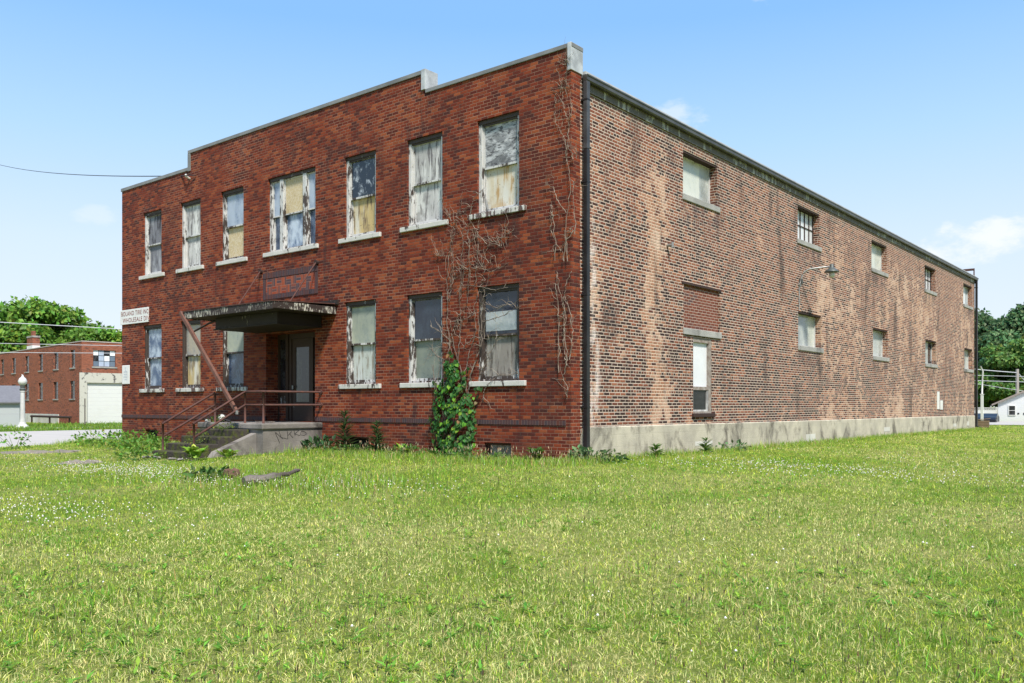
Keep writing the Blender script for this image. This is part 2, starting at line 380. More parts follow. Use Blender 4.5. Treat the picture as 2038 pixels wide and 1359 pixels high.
WOODBROWN = plain('rotten_stump', (.14,.085,.06), .95, .1, bump=.03, bscale=18)
VINE = plain('vine_bark', (.21,.175,.145), .85, .15, var=1, col2=(.085,.062,.05), scale=5)
VINEPALE = plain('vine_bark_pale', (.30,.25,.20), .85, .15, var=1, col2=(.15,.11,.085), scale=5)
CABLE = plain('cable_black', (.03,.03,.035), .6)
CABLEG = plain('cable_grey', (.50,.52,.52), .5)
POLEW = plain('pole_wood', (.34,.31,.27), .9, stretch=(1,1,.1))
LAMPPOST = plain('lamp_post_concrete', (.52,.51,.49), .6)
SIDING = None
def siding(name, col, step=.13):
    N = NT(name); x, y, z = N.xyz(); f = N.math('FRACT', N.math('DIVIDE', z, step))
    c = N.mix(N.mul(N.step(f, .86, .98), .35), col, (.3,.3,.32)); N.bump(f, .012); return N.done(c, .6, .3)
SIDING = siding('white_siding', (.70,.70,.70)); SHEDSIDE = siding('shed_panel', (.36,.38,.385), .9)
def rollup():
    N = NT('roller_door_white'); x, y, z = N.xyz(); f = N.math('FRACT', N.math('DIVIDE', z, .30))
    c = N.mix(N.mul(N.step(f, .88, .97), .5), (.60,.60,.585), (.32,.32,.32)); c = N.mix(N.mul(N.step(N.noise(1.2, 4), .5, .7), .15), c, (.5,.48,.44)); N.bump(f, .01); return N.done(c, .5, .4)
ROLLUP = rollup()
def surround():
    N = NT('garage_surround_peeling'); n = N.noise(2.4, 6, .7); return N.done(N.mix(N.step(n, .56, .62), (.46,.445,.39), (.10,.095,.09)), .8, .2)
SURR = surround()
SHINGLE = plain('roof_shingles_grey', (.15,.15,.165), .9, var=.3, scale=6); SHINGLE_BR = plain('roof_shingles_brown', (.30,.25,.215), .9, scale=6)
CARPAINT = plain('car_dark_blue', (.012,.014,.022), .35, .4, 0, var=.2); TYRE = plain('tyre_rubber', (.02,.02,.02), .9); HUB = plain('wheel_hub', (.3,.3,.3), .4, .5, .6)
WOODBOX = plain('wood_crate_brown', (.22,.155,.10), .9); BARK = plain('tree_bark', (.085,.065,.05), .95, bump=.03)

def leafmat(name, trans=.35, rough=.5):
    N = NT(name); a = N.n('ShaderNodeAttribute'); a.attribute_name = 'Col'
    N.put(N.bs.inputs['Base Color'], a.outputs['Color']); N.bs.inputs['Roughness'].default_value = rough; N.bs.inputs['Specular IOR Level'].default_value = .28
    tr = N.n('ShaderNodeBsdfTranslucent'); hs = N.n('ShaderNodeHueSaturation'); hs.inputs['Value'].default_value = 1.25; hs.inputs['Hue'].default_value = .49
    N.put(hs.inputs['Color'], a.outputs['Color']); N.put(tr.inputs['Color'], hs.outputs[0])
    mx = N.n('ShaderNodeMixShader'); mx.inputs[0].default_value = trans
    N.t.links.new(N.bs.outputs[0], mx.inputs[1]); N.t.links.new(tr.outputs[0], mx.inputs[2]); N.t.links.new(mx.outputs[0], N.out.inputs['Surface'])
    return N.m
LEAF = leafmat('leaves'); BLADE = leafmat('grass_blades', .30, .55)

# ------------------------------------------------------------------ world and light
SUN_AZ, SUN_EL = R(-33), R(54)      # measured from +X towards +Y
def world():
    w = bpy.data.worlds.new('World'); scn.world = w; w.use_nodes = True; t = w.node_tree; t.nodes.clear()
    L = t.links.new
    def n(ty, **k):
        o = t.nodes.new(ty)
        for a, b in k.items(): setattr(o, a, b)
        return o
    out = n('ShaderNodeOutputWorld'); bg = n('ShaderNodeBackground'); sky = n('ShaderNodeTexSky', sky_type='NISHITA', sun_disc=False)
    sky.sun_elevation = SUN_EL; sky.sun_rotation = math.pi/2 - SUN_AZ; sky.air_density = 1.0; sky.dust_density = .6; sky.ozone_density = 1.6; sky.altitude = 100
    bg.inputs[1].default_value = .0455
    tc = n('ShaderNodeTexCoord'); sp = n('ShaderNodeSeparateXYZ'); L(tc.outputs['Generated'], sp.inputs[0])
    # thin bright veil of high cloud, thicker toward the horizon
    def m(op, a, b, clamp=False):
        o = n('ShaderNodeMath', operation=op, use_clamp=clamp)
        for i, v in enumerate((a, b)):
            if isinstance(v, (int, float)): o.inputs[i].default_value = v
            else: L(v, o.inputs[i])
        return o.outputs[0]
    ramp = n('ShaderNodeValToRGB'); L(sp.outputs[2], ramp.inputs[0])
    cr = ramp.color_ramp
    st = [(0,(6.4,6.9,7.5)),(.08,(6.4,7.1,7.9)),(.17,(5.7,6.9,8.2)),(.28,(3.9,6.0,8.4)),(.40,(2.25,4.6,8.3)),(1,(1.5,3.4,7.4))]
    while len(cr.elements) < len(st): cr.elements.new(.5)
    for e, (p, c) in zip(cr.elements, st): e.position = p; e.color = (*[a/8 for a in c], 1)
    sc = n('ShaderNodeVectorMath', operation='SCALE'); L(ramp.outputs[0], sc.inputs[0]); sc.inputs['Scale'].default_value = 8
    mx = n('ShaderNodeMix', data_type='RGBA'); mx.inputs[0].default_value = .88
    L(sky.outputs[0], mx.inputs[6]); L(sc.outputs[0], mx.inputs[7])
    # cumulus: noise puffs held in a few directions
    col = mx.outputs[2]
    noi = n('ShaderNodeTexNoise'); noi.inputs['Scale'].default_value = 11; noi.inputs['Detail'].default_value = 8; noi.inputs['Roughness'].default_value = .6
    mp = n('ShaderNodeMapping'); mp.inputs['Scale'].default_value = (1,1,2.0); L(tc.outputs['Generated'], mp.inputs[0]); L(mp.outputs[0], noi.inputs['Vector'])
    for (px, py, sx, sz, amt, thr) in CLOUDS:
        u = (px-1019)/FPX; d = Vector((FW[0]+u*RT[0], FW[1]+u*RT[1], -(py-806.3)/FPX)).normalized()
        df = n('ShaderNodeVectorMath', operation='SUBTRACT'); L(tc.outputs['Generated'], df.inputs[0]); df.inputs[1].default_value = d
        sv = n('ShaderNodeSeparateXYZ'); L(df.outputs[0], sv.inputs[0])
        hx = m('ADD', m('POWER', m('ABSOLUTE', sv.outputs[0], 0), 2), m('POWER', m('ABSOLUTE', sv.outputs[1], 0), 2))
        q = m('ADD', m('DIVIDE', hx, sx*sx), m('DIVIDE', m('POWER', m('ABSOLUTE', sv.outputs[2], 0), 2), sz*sz))
        fall = m('SUBTRACT', 1, q, True)
        mr = n('ShaderNodeMapRange', interpolation_type='SMOOTHSTEP'); L(m('ADD', noi.outputs[0], m('MULTIPLY', m('SUBTRACT', fall, 1), .45)), mr.inputs[0])
        mr.inputs[1].default_value = thr; mr.inputs[2].default_value = thr+.16
        k = n('ShaderNodeMix', data_type='RGBA'); L(m('MULTIPLY', mr.outputs[0], amt), k.inputs[0]); L(col, k.inputs[6]); k.inputs[7].default_value = (7.6,7.8,8.1,1); col = k.outputs[2]
    L(col, bg.inputs[0]); L(bg.outputs[0], out.inputs[0])
CLOUDS = [(1930,480,.115,.042,.80,.33),(1345,232,.07,.045,.45,.40),(1525,2,.06,.02,.6,.42),(210,430,.05,.02,.25,.42)]
world()
sl = bpy.data.lights.new('sun', 'SUN'); sl.energy = 2.5; sl.angle = R(8); sl.color = (1, .95, .86)
so = bpy.data.objects.new('sun', sl); COL.objects.link(so)
sd = Vector((math.cos(SUN_EL)*math.cos(SUN_AZ), math.cos(SUN_EL)*math.sin(SUN_AZ), math.sin(SUN_EL)))
so.rotation_euler = sd.to_track_quat('Z', 'Y').to_euler(); so.location = (20, -20, 30)
cd = bpy.data.cameras.new('camera'); co = bpy.data.objects.new('camera', cd); COL.objects.link(co); scn.camera = co
co.location = (CAM[0], CAM[1], EYE); co.rotation_euler = (R(90), 0, YAW); cd.sensor_width = 36; cd.lens = 36*FPX/2038; cd.shift_y = .0622; cd.clip_end = 3000; cd.clip_start = .05
vs = scn.view_settings; vs.view_transform = 'Standard'; vs.look = 'None'; vs.exposure = 1.55; vs.gamma = 1

# ------------------------------------------------------------------ ground
def sheet(name, xs, ys, zf, mat):
    X, Y = np.meshgrid(xs, ys); Z = zf(X, Y); V = np.stack([X, Y, Z], -1).reshape(-1, 3); nx = len(xs); T = []
    i, j = np.meshgrid(np.arange(nx-1), np.arange(len(ys)-1)); a = (j*nx+i).ravel()
    T = np.concatenate([np.stack([a, a+1, a+nx+1], 1), np.stack([a, a+nx+1, a+nx], 1)])
    o = np_mesh(name, V, T, mat, smooth=True); tag(o, kind='structure'); return o
def groundmat():
    N = NT('lawn_soil'); n = N.noise(.35, 5, .6); n2 = N.noise(9, 6, .7)
    c = N.mix(N.step(n, .38, .62), (.20,.285,.032), (.38,.375,.12)); c = N.mix(N.mul(N.step(n2, .42, .66), .7), c, (.14,.19,.026)); c = N.mix(N.mul(N.noise(70, 3), .5), c, (.08,.09,.025))
    N.bump(N.noise(40, 6, .7), .05); return N.done(c, .95, .1)
xs = np.unique(np.concatenate([np.linspace(-700,-60,12), np.linspace(-60,-22,40), np.linspace(-22,22,90), np.linspace(22,90,30), np.linspace(90,700,12)]))
ys = np.unique(np.concatenate([np.linspace(-300,-20,12), np.linspace(-20,8,70), np.linspace(8,90,60), np.linspace(90,900,14)]))
sheet('ground', xs, ys, G, groundmat())
def roadmat():
    N = NT('street_concrete'); n = N.noise(.6, 5, .6); c = N.mix(n, (.43,.40,.365), (.34,.315,.285)); x, y, z = N.xyz()
    j = N.step(N.math('ABSOLUTE', N.sub(N.math('FRACT', N.math('DIVIDE', y, 4.6)), .5)), .490, .497); c = N.mix(N.mul(j, .6), c, (.16,.15,.14)); N.bump(N.noise(60, 4), .004); return N.done(c, .9, .2)
ROADM = roadmat()
road = sheet('street', np.linspace(-40.5,-20,14), np.linspace(-45,120,120), lambda X,Y: G(X,Y)+.06, ROADM); road.name = 'street'
o = sheet('street', np.linspace(-19,90,80), np.linspace(46,60,10), lambda X,Y: G(X,Y)+.03, ROADM)
o = sheet('pavement', np.linspace(-47.6,-46.2,4), np.linspace(-45,60,60), lambda X,Y: G(X,Y)+.05, ROADM)

# ------------------------------------------------------------------ main building
BW, BL = 17.64, 35.35
bld = empty('brick_building', (0,0,0))
tag(bld, 'derelict two storey red brick building with boarded windows and a stepped parapet', 'building')
UPX = [(-16.29,-15.2),(-14.11,-13.04),(-11.99,-10.9),(-9.78,-7.8),(-6.68,-5.57),(-4.53,-3.43),(-2.42,-1.29)]
LOX = [UPX[i] for i in (0,1,2,4,5,6)]
UZ, LZ = (4.97,6.92), (1.455,3.43)
DOOR = (-9.87,-7.82,.53,2.83)
VENTS = [(-16.17,-15.45,-.3,.21),(-6.55,-5.82,-.3,.20),(-2.22,-1.50,-.3,.18)]
F_OPEN = [(a,b,*UZ) for a,b in UPX] + [(a,b,*LZ) for a,b in LOX] + [DOOR] + VENTS
STEPS = [(-17.64,-13.62,7.80),(-13.62,-3.99,8.29),(-3.99,0,7.85)]
def top_at(u):
    for a, b, z in STEPS:
        if a <= u <= b: return z
    return 0
def wall_grid(mb, us, vs_, keep, P):
    for i in range(len(us)-1):
        for j in range(len(vs_)-1):
            if keep((us[i]+us[i+1])/2, (vs_[j]+vs_[j+1])/2):
                mb.poly([P(us[i],vs_[j],0), P(us[i+1],vs_[j],0), P(us[i+1],vs_[j+1],0), P(us[i],vs_[j+1],0)])
def reveals(mb, r, d, P):
    u0,u1,v0,v1 = r
    mb.poly([P(u0,v0,0),P(u0,v1,0),P(u0,v1,d),P(u0,v0,d)]); mb.poly([P(u1,v1,0),P(u1,v0,0),P(u1,v0,d),P(u1,v1,d)])
    mb.poly([P(u0,v0,0),P(u0,v0,d),P(u1,v0,d),P(u1,v0,0)]); mb.poly([P(u0,v1,d),P(u0,v1,0),P(u1,v1,0),P(u1,v1,d)])
inside = lambda u, v, rs: any(a < u < b and c < v < d for a,b,c,d in rs)
mb = MB(); PF = lambda u, v, d: (u, d, v)
us = sorted({-BW, 0, -13.62, -3.99, *[c for r in F_OPEN for c in r[:2]]}); vz = sorted({-.7, 7.80, 7.85, 8.29, *[c for r in F_OPEN for c in r[2:]]})
wall_grid(mb, us, vz, lambda u, v: v < top_at(u) and not inside(u, v, F_OPEN), PF)
for r in F_OPEN: reveals(mb, r, .45 if r is DOOR else .28, PF)
T = .335                                                    # parapet thickness: back, ends and steps
for a, b, z in STEPS: mb.poly([(a,T,6.9),(a,T,z),(b,T,z),(b,T,6.9)])
mb.poly([(0,0,-.7),(0,.30,-.7),(0,.30,7.3),(0,0,7.3)]); mb.poly([(0,0,7.3),(0,T,7.3),(0,T,7.85),(0,0,7.85)])
mb.poly([(-BW,T,-.7),(-BW,0,-.7),(-BW,0,7.8),(-BW,T,7.8)]); mb.poly([(-3.99,0,7.85),(-3.99,T,7.85),(-3.99,T,8.29),(-3.99,0,8.29)]); mb.poly([(-13.62,T,7.8),(-13.62,0,7.8),(-13.62,0,8.29),(-13.62,T,8.29)])
front_wall = mb.build('front_wall', BR_FRONT, bld)
# soldier band, brick panel
mb = MB(); mb.box(-BW-.01, -9.87, -.018, .02, .56, .655); mb.box(-7.82, -.12, -.018, .02, .56, .655); mb.build('brick_band', BR_SOLDIER, bld)
pan = box('brick_panel', BR_BASKET, bld, -9.86, -7.82, -.012, .02, 3.86, 4.29)
mb = MB(); mb.box(-9.98, -7.70, -.024, .02, 4.292, 4.44); mb.box(-9.98, -7.70, -.020, .02, 3.74, 3.858); mb.box(-9.98,-9.862,-.016,.02,3.86,4.29); mb.box(-7.818,-7.70,-.016,.02,3.86,4.29)
mb.build('panel_border', BR_SOLDIER, pan)

# side wall along +Y
S_UP = [(4.49,6.24),(11.55,13.34),(18.545,20.36),(25.74,27.55),(32.85,34.72)]
S_LO = [(11.59,13.50),(18.71,20.49),(25.86,27.68),(33.05,34.85)]
NARROW = (4.98,5.96,.756,2.56); BRICKED = (4.52,6.40,2.76,3.78)
S_OPEN = [(a,b,5.88,6.90) for a,b in S_UP] + [(a,b,2.73,3.75) for a,b in S_LO] + [NARROW, BRICKED]
PS = lambda u, v, d: (-.006-d, u, v)
mb = MB(); us = sorted({.30, BL, *[c for r in S_OPEN for c in r[:2]]}); vz = sorted({.40, 7.34, *[c for r in S_OPEN for c in r[2:]]})
wall_grid(mb, us, vz, lambda u, v: not inside(u, v, S_OPEN), PS)
for r in S_OPEN: reveals(mb, r, .06 if r is BRICKED else .30, PS)
mb.poly([(-.006,BL,.4),(-BW,BL,.4),(-BW,BL,7.34),(-.006,BL,7.34)]); mb.poly([(-BW,BL,-.7),(-BW,T,-.7),(-BW,T,7.34),(-BW,BL,7.34)])
mb.build('side_wall', BR_SIDE, bld)
box('brick_infill', BR_PATCH, bld, -.12, -.050, BRICKED[0]+.002, BRICKED[1]-.002, BRICKED[2]+.002, BRICKED[3]-.002)
mb = MB(); mb.box(-.05, .035, 4.48, 6.44, 2.605, 2.757); mb.build('stone_lintel', CONC_SILL, bld, bevel=.01)
mb = MB(); mb.box(-.03, .012, 4.42, 6.46, 3.783, 3.835); mb.build('steel_lintel_and_shade', STEEL, bld)
# foundation
mb = MB()
ztop = lambda y: .525 - .0026*y
yy = np.linspace(.36, BL+.02, 18)
for a, b in zip(yy[:-1], yy[1:]):
    mb.poly([(.035,a,-.8),(.035,b,-.8),(.035,b,ztop(b)-.02),(.035,a,ztop(a)-.02)])
    mb.poly([(.035,a,ztop(a)-.02),(.035,b,ztop(b)-.02),(.012,b,ztop(b)),(.012,a,ztop(a))])
    mb.poly([(.012,a,ztop(a)),(.012,b,ztop(b)),(-.05,b,ztop(b)+.004),(-.05,a,ztop(a)+.004)])
mb.poly([(-.1,.36,-.8),(.035,.36,-.8),(.035,.36,.5),(-.1,.36,.525)]); mb.poly([(.035,BL+.02,-.8),(-BW,BL+.02,-.8),(-BW,BL+.02,.43),(.035,BL+.02,.43)])
fnd = mb.build('foundation', CONC, bld)
for y0, y1, z0, z1 in ((12.1,12.86,-.14,.08),(19.9,20.6,-.02,.14),(30.6,31.2,-.05,.10),(5.0,5.9,-.01,.09)):
    box('vent_patch', CONC_PATCH, fnd, .02, .043, y0, y1, z0, z1)
box('conduit_box', CONC_PATCH, fnd, .02, .06, 33.4, 33.75, -.05, .15)
# roof, fascia, gutter, flashing
box('roof', ROOFING, bld, -BW+.02, .02, T+.003, BL+.05, 7.345, 7.43)
box('fascia', FASCIA, bld, -.02, .028, .42, BL+.03, 7.13, 7.34)
gp = [(.034,7.40),(.034,7.30),(.055,7.275),(.115,7.275),(.135,7.30),(.14,7.36),(.155,7.375),(.155,7.40),(.145,7.405),(.13,7.385),(.125,7.31),(.05,7.295),(.045,7.40)]
mb = MB(); y0, y1 = .34, BL+.12
for i in range(len(gp)):
    a, b = gp[i], gp[(i+1) % len(gp)]; mb.poly([(a[0],y0,a[1]),(b[0],y0,b[1]),(b[0],y1,b[1]),(a[0],y1,a[1])])
mb.poly([(p[0],y0,p[1]) for p in gp[:8]]); mb.poly([(p[0],y1,p[1]) for p in reversed(gp[:8])])
gut = mb.build('gutter', GUTTER, bld)
box('roof_flashing', FLASH, bld, -.25, .06, .40, BL+.06, 7.433, 7.492)
def spout(y, top, w=.105):
    mb = MB(); x0 = .045
    mb.box(x0, x0+.10, y, y+w, -.12, 5.95); mb.cur = 1
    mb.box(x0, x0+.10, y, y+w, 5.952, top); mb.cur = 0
    mb.obox((x0,y,-.12), (.10,0,0), (0,w,0), (.22,0,-.13)) if False else mb.obox((x0,y+.005,-.14), (.28,0,-.10), (0,w-.01,0), (0,0,.09))
    s = mb.build('downspout', [SPOUT, SPOUT_SHEEN if y < 3 else SPOUT], bld, bevel=.012)
    mb = MB()
    for z in (.9, 3.1, 5.3, 6.9): box('strap', SPOUT, s, -.004, x0+.104, y-.006, y+w+.006, z, z+.03)
    return s
spout(.33, 7.27); spout(35.2, 7.27, .13)
# coping
mb = MB()
def cop(x0, x1, z0, z1): mb.box(x0, x1, -.03, T+.03, z0, z1)
cop(-BW-.03, -13.68, 7.80, 7.90); cop(-13.68, -3.93, 8.29, 8.385); cop(-3.93, .03, 7.85, 7.935)
mb.box(-13.69, -13.55, -.028, T+.028, 7.78, 8.288)
mb.build('coping', COPING, bld, bevel=.008)
MB().box(-4.05, -3.925, -.036, T+.036, 7.936, 8.392).build('coping_end', COPING_LIT, bld, bevel=.006); MB().box(-.07, .022, -.036, T+.030, 7.41, 7.942).build('coping_end', COPING_LIT, bld, bevel=.006)

# ---- front windows
def sash(parent, x0, x1, z0, z1, y, rail, matf, matc, cname, rb=None):
    s = MB(); rb = rb or rail
    s.box(x0, x0+rail, y, y+.04, z0, z1); s.box(x1-rail, x1, y, y+.04, z0, z1); s.box(x0+rail, x1-rail, y+.001, y+.039, z0, z0+rb); s.box(x0+rail, x1-rail, y+.001, y+.039, z1-rail, z1)
    so_ = s.build('sash', matf, parent)
    box(cname, matc, parent, x0+rail-.004, x1-rail+.004, y+.016, y+.026, z0+rb-.004, z1-rail+.004)
    return so_
def front_window(x0, x1, z0, z1, up, lo, mat, head=PEEL_HEAD, sillm=PEEL_SILL, sillr=.19):
    mid = z0+.05+(z1-z0-.16)*.5
    f = MB(); j = .085
    f.box(x0+.003, x0+j, .055, .24, z0+.045, z1-.086); f.box(x1-j, x1-.003, .055, .24, z0+.045, z1-.086); f.box(x0+.003, x1-.003, .05, .24, z0+.003, z0+.045)
    f.box(x0+j, x0+j+.022, .085, .10, z0+.045, z1-.1); f.box(x1-j-.022, x1-j, .085, .10, z0+.045, z1-.1)
    w = f.build('window', mat, bld)
    h = MB(); h.box(x0+.003, x1-.003, .050, .24, z1-.085, z1-.002); h.box(x0+j, x1-j, .075, .10, z1-.125, z1-.085); h.build('window_head', head, w)
    sash(w, x0+j, x1-j, mid-.02, z1-.086, .102, .042, mat, up[1], up[0])
    sash(w, x0+j, x1-j, z0+.045, mid+.02, .150, .042, mat, lo[1], lo[0], .06)
    sl_ = MB(); sl_.box(x0-sillr, x1+sillr, -.055, .049, z0-.112, z0-.001); sl_.build('sill', sillm, w, bevel=.012)
    return w
bd = lambda m: ('board', m); gl = lambda m: ('pane', m)
W7 = front_window(*UPX[6], *UZ, bd(B_SWIRL), bd(B_YELLOW), PEEL_LO, sillm=SILL_WORN)
front_window(*UPX[5], *UZ, bd(B_GREY), bd(B_WHITE), PEEL_LO)
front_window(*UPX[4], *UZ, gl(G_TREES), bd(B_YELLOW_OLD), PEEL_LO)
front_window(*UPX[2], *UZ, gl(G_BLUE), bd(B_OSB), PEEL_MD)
front_window(*UPX[1], *UZ, bd(B_WHITE), bd(B_WHITE), PEEL_LO)
front_window(*UPX[0], *UZ, bd(B_DARKSTREAK), bd(B_DARKSTREAK), PEEL_LO)
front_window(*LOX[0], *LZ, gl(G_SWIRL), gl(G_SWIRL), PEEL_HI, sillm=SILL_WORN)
front_window(*LOX[1], *LZ, gl(G_TAN), bd(B_YELLOW_OLD), PEEL_HI, sillm=SILL_WORN)
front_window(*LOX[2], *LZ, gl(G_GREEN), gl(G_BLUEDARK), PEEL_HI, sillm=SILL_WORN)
front_window(*LOX[3], *LZ, gl(G_GREEN), bd(B_GREEN), PEEL_MD)
front_window(*LOX[4], *LZ, gl(G_NAVY), gl(G_GREYGREEN), PEEL_MD)
wl = front_window(*LOX[5], *LZ, gl(G_NAVY), bd(B_WEATHER), PEEL_HI)
box('board', G_HAZE, wl, LOX[5][0]+.15, LOX[5][1]-.15, .112, .117, 2.50, 2.90)
for k in (0, 1):   # torn sheet ends hanging in the top right window
    x = -2.26+k*.72; mb = MB(); mb.obox((x,.140,5.06), (.05,0,0), (0,.006,0), (-.10+.24*k,0,.34)); mb.build('torn_strip', B_GREY, W7)
# the triple window
x0, x1 = UPX[3]; z0, z1 = UZ; f = MB(); j = .08
ms = [x0+.003, x0+.50, x1-.50, x1-.003]
f.box(x0+.003, x0+j, .055, .24, z0+.045, z1-.086); f.box(x1-j, x1-.003, .055, .24, z0+.045, z1-.086); f.box(x0+.003, x1-.003, .05, .24, z0+.003, z0+.045)
f.box(x0+.44, x0+.58, .054, .24, z0+.045, z1-.086); f.box(x1-.58, x1-.44, .054, .24, z0+.045, z1-.086)
w = f.build('window', PEEL_MD, bld); h = MB(); h.box(x0+.003, x1-.003, .050, .24, z1-.085, z1-.002); h.build('window_head', PEEL_HEAD, w)
mid = z0+.05+(z1-z0-.16)*.5
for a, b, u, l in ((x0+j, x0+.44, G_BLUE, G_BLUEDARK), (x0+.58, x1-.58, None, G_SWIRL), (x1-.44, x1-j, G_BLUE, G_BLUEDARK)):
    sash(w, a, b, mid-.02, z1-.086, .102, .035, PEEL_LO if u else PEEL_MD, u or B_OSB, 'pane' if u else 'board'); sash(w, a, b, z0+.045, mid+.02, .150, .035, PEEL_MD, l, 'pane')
s = MB(); s.box(x0-.17, x1+.13, -.055, .049, z0-.112, z0-.001); s.build('sill', PEEL_SILL, w, bevel=.012)
# basement openings
RUBFILL = board('rubble_infill', (.20,.16,.135), (.30,.27,.24), (.08,.055,.045), s=9, str_=(1,1,1))
for i, (a, b, c, d) in enumerate(VENTS):
    v = box('basement_window', DARK if i < 2 else RUBFILL, bld, a, b, .13, .16, c, d)
    fr = MB(); fr.box(a, a+.05, .10, .13, c, d); fr.box(b-.05, b, .10, .13, c, d); fr.box(a+.05, b-.05, .10, .13, d-.05, d); fr.build('frame', RUST if i else PEEL_HI, v)
# ---- door in its recess
Y = .45
dr = MB()
dr.box(-9.87, -9.80, Y-.08, Y, .53, 2.83); dr.box(-9.53, -9.43, Y-.08, Y, .53, 2.83); dr.box(-9.34, -9.28, Y-.08, Y, .53, 2.83); dr.box(-8.46, -8.38, Y-.08, Y, .53, 2.83); dr.box(-7.9, -7.82, Y-.08, Y, .53, 2.83)
dr.box(-9.80, -9.53, Y-.08, Y, 2.70, 2.83); dr.box(-9.28, -8.46, Y-.08, Y, 2.70, 2.83); dr.box(-8.38, -7.9, Y-.08, Y, 2.70, 2.83); dr.box(-9.80, -9.53, Y-.078, Y, 1.20, 1.30); dr.box(-9.43,-9.34,Y-.05,Y,.53,2.83)
door_frame = dr.build('door_frame', DOORWOOD, bld)
box('sidelight', G_BLACK, door_frame, -9.80, -9.53, Y-.04, Y-.03, 1.30, 2.70); box('panel', PEEL_HI, door_frame, -9.80, -9.53, Y-.05, Y-.02, .98, 1.20); box('sidelight', G_BLACK, door_frame, -8.38, -7.9, Y-.04, Y-.03, .56, 2.70)
box('brick_apron', BR_FRONT, door_frame, -9.80, -9.53, Y-.075, Y-.01, .53, .98)
d = MB(); d.box(-9.278, -9.13, Y-.055, Y-.012, .545, 2.695); d.box(-8.57, -8.462, Y-.055, Y-.012, .545, 2.695); d.box(-9.13, -8.57, Y-.055, Y-.012, .545, 1.04); d.box(-9.13, -8.57, Y-.055, Y-.012, 2.47, 2.695)
door = d.build('door', DOORWOOD, bld); box('pane', G_DOOR, door, -9.13, -8.57, Y-.04, Y-.03, 1.04, 2.47)
mb = MB(); mb.tube([(-9.20,Y-.055,1.42),(-9.20,Y-.10,1.42)], .012); mb.tube([(-9.20,Y-.10,1.37),(-9.20,Y-.10,1.47)], .022, 10); mb.build('handle', LAMPPIPE, door)
mb = MB(); mb.box(-9.86, -7.83, Y+.004, Y+.02, .53, 2.83); mb.build('door_backing', DARK, bld)
# ---- canopy (hung on the front wall)
cw = MB(); cw.box(-10.756, -7.003, -1.822, -.01, 3.165, 3.255)
can = cw.build('canopy', CANOPY, bld, bevel=.01)
e = MB(); e.box(-10.776, -6.983, -1.842, -1.822, 3.15, 3.322); e.box(-7.003, -6.983, -1.822, -.01, 3.17, 3.34); e.box(-10.776,-10.756,-1.822,-.01,3.15,3.322); e.build('fascia_board', CANOPY_EDGE, can, bevel=.005)
e = MB(); e.obox((-10.79,-1.86,3.325), (3.82,0,0), (0,1.84,.085), (0,0,.022)); e.build('metal_roof', RUST, can)
e = MB(); e.box(-7.75,-6.90,-.06,-.004,3.40,3.51); e.box(-10.8,-7.75,-.05,-.004,3.42,3.46); e.build('wall_flashing', CANOPY, can)
e = MB(); e.box(-10.16,-7.55,-1.31,-.01,2.90,3.164); e.box(-10.19,-7.52,-1.34,-.01,2.868,2.899); e.build('soffit_box', CANOPY, can, bevel=.008)
for (xa, za), (xb, yb, zb) in (((-10.062,4.50),(-9.2,-1.30,3.40)), ((-7.719,4.50),(-7.505,-1.0,3.40))):
    t = MB().tube([(xa,-.05,za),(xb,yb,zb)], .017, 6).build('tie_rod', RUST, can); q = MB(); q.tube([(xa,0,za),(xa,-.07,za)], .06, 10); q.build('anchor', STEEL, t)
MB().tube([(-11.72,-1.0,2.93),(-10.9,-1.05,3.10),(-10.05,-1.1,3.20)], .026, 6).build('broken_strut', STEEL, can)

# ---- side windows
def side_window(a, b, z0, z1, mat, grid=None, pane2=None):
    f = MB(); d0 = -.20
    f.box(d0-.05, d0+.01, a+.003, a+.05, z0+.003, z1-.003); f.box(d0-.05, d0+.01, b-.05, b-.003, z0+.003, z1-.003); f.box(d0-.05, d0+.01, a+.05, b-.05, z0+.003, z0+.045); f.box(d0-.05, d0+.01, a+.05, b-.05, z1-.06, z1-.003)
    if grid:
        for k in range(1, grid[0]): y = a+(b-a)*k/grid[0]; f.box(d0-.02, d0+.008, y-.014, y+.014, z0+.045, z1-.06)
        for k in range(1, grid[1]): z = z0+(z1-z0)*k/grid[1]; f.box(d0-.02, d0+.004, a+.05, b-.05, z-.012, z+.012)
    w = f.build('window', STEEL if grid else PEEL_LO, bld)
    if pane2: 
        c = b-(b-a)*.30; box('pane', mat, w, d0-.03, d0-.02, a+.048, c, z0+.043, z1-.058); box('pane', pane2, w, d0-.032, d0-.024, c, b-.048, z0+.043, z1-.058)
    else: box('pane', mat, w, d0-.03, d0-.02, a+.048, b-.048, z0+.043, z1-.058)
    s = MB(); s.box(-.19, .030, a-.04, b+.14, z0-.145, z0+.002); s.build('sill', CONC_SILL, w, bevel=.015)
    l = MB(); l.box(-.28, -.02, a+.002, b-.002, z1-.05, z1-.001); l.build('steel_lintel_and_shade', STEEL, w)  # dark strip added under the head to paint the soffit's shade
    return w
side_window(*S_UP[0], 5.88, 6.90, G_SIDE, pane2=G_SIDEDARK)
side_window(*S_UP[1], 5.88, 6.90, plain('frosted_white_pane', (.58,.585,.59), .15, .5, var=.15), grid=(5,2))
side_window(*S_UP[2], 5.88, 6.90, G_SIDE)
side_window(*S_UP[3], 5.88, 6.90, bpy.data.materials['frosted_white_pane'], grid=(4,2))
side_window(*S_UP[4], 5.88, 6.90, plain('pale_sheet', (.68,.70,.71), .4, .4, var=.1), pane2=G_HAZE)
side_window(*S_LO[0], 2.73, 3.75, G_SIDEDARK, pane2=G_SIDE); side_window(*S_LO[1], 2.73, 3.75, G_SIDEDARK)
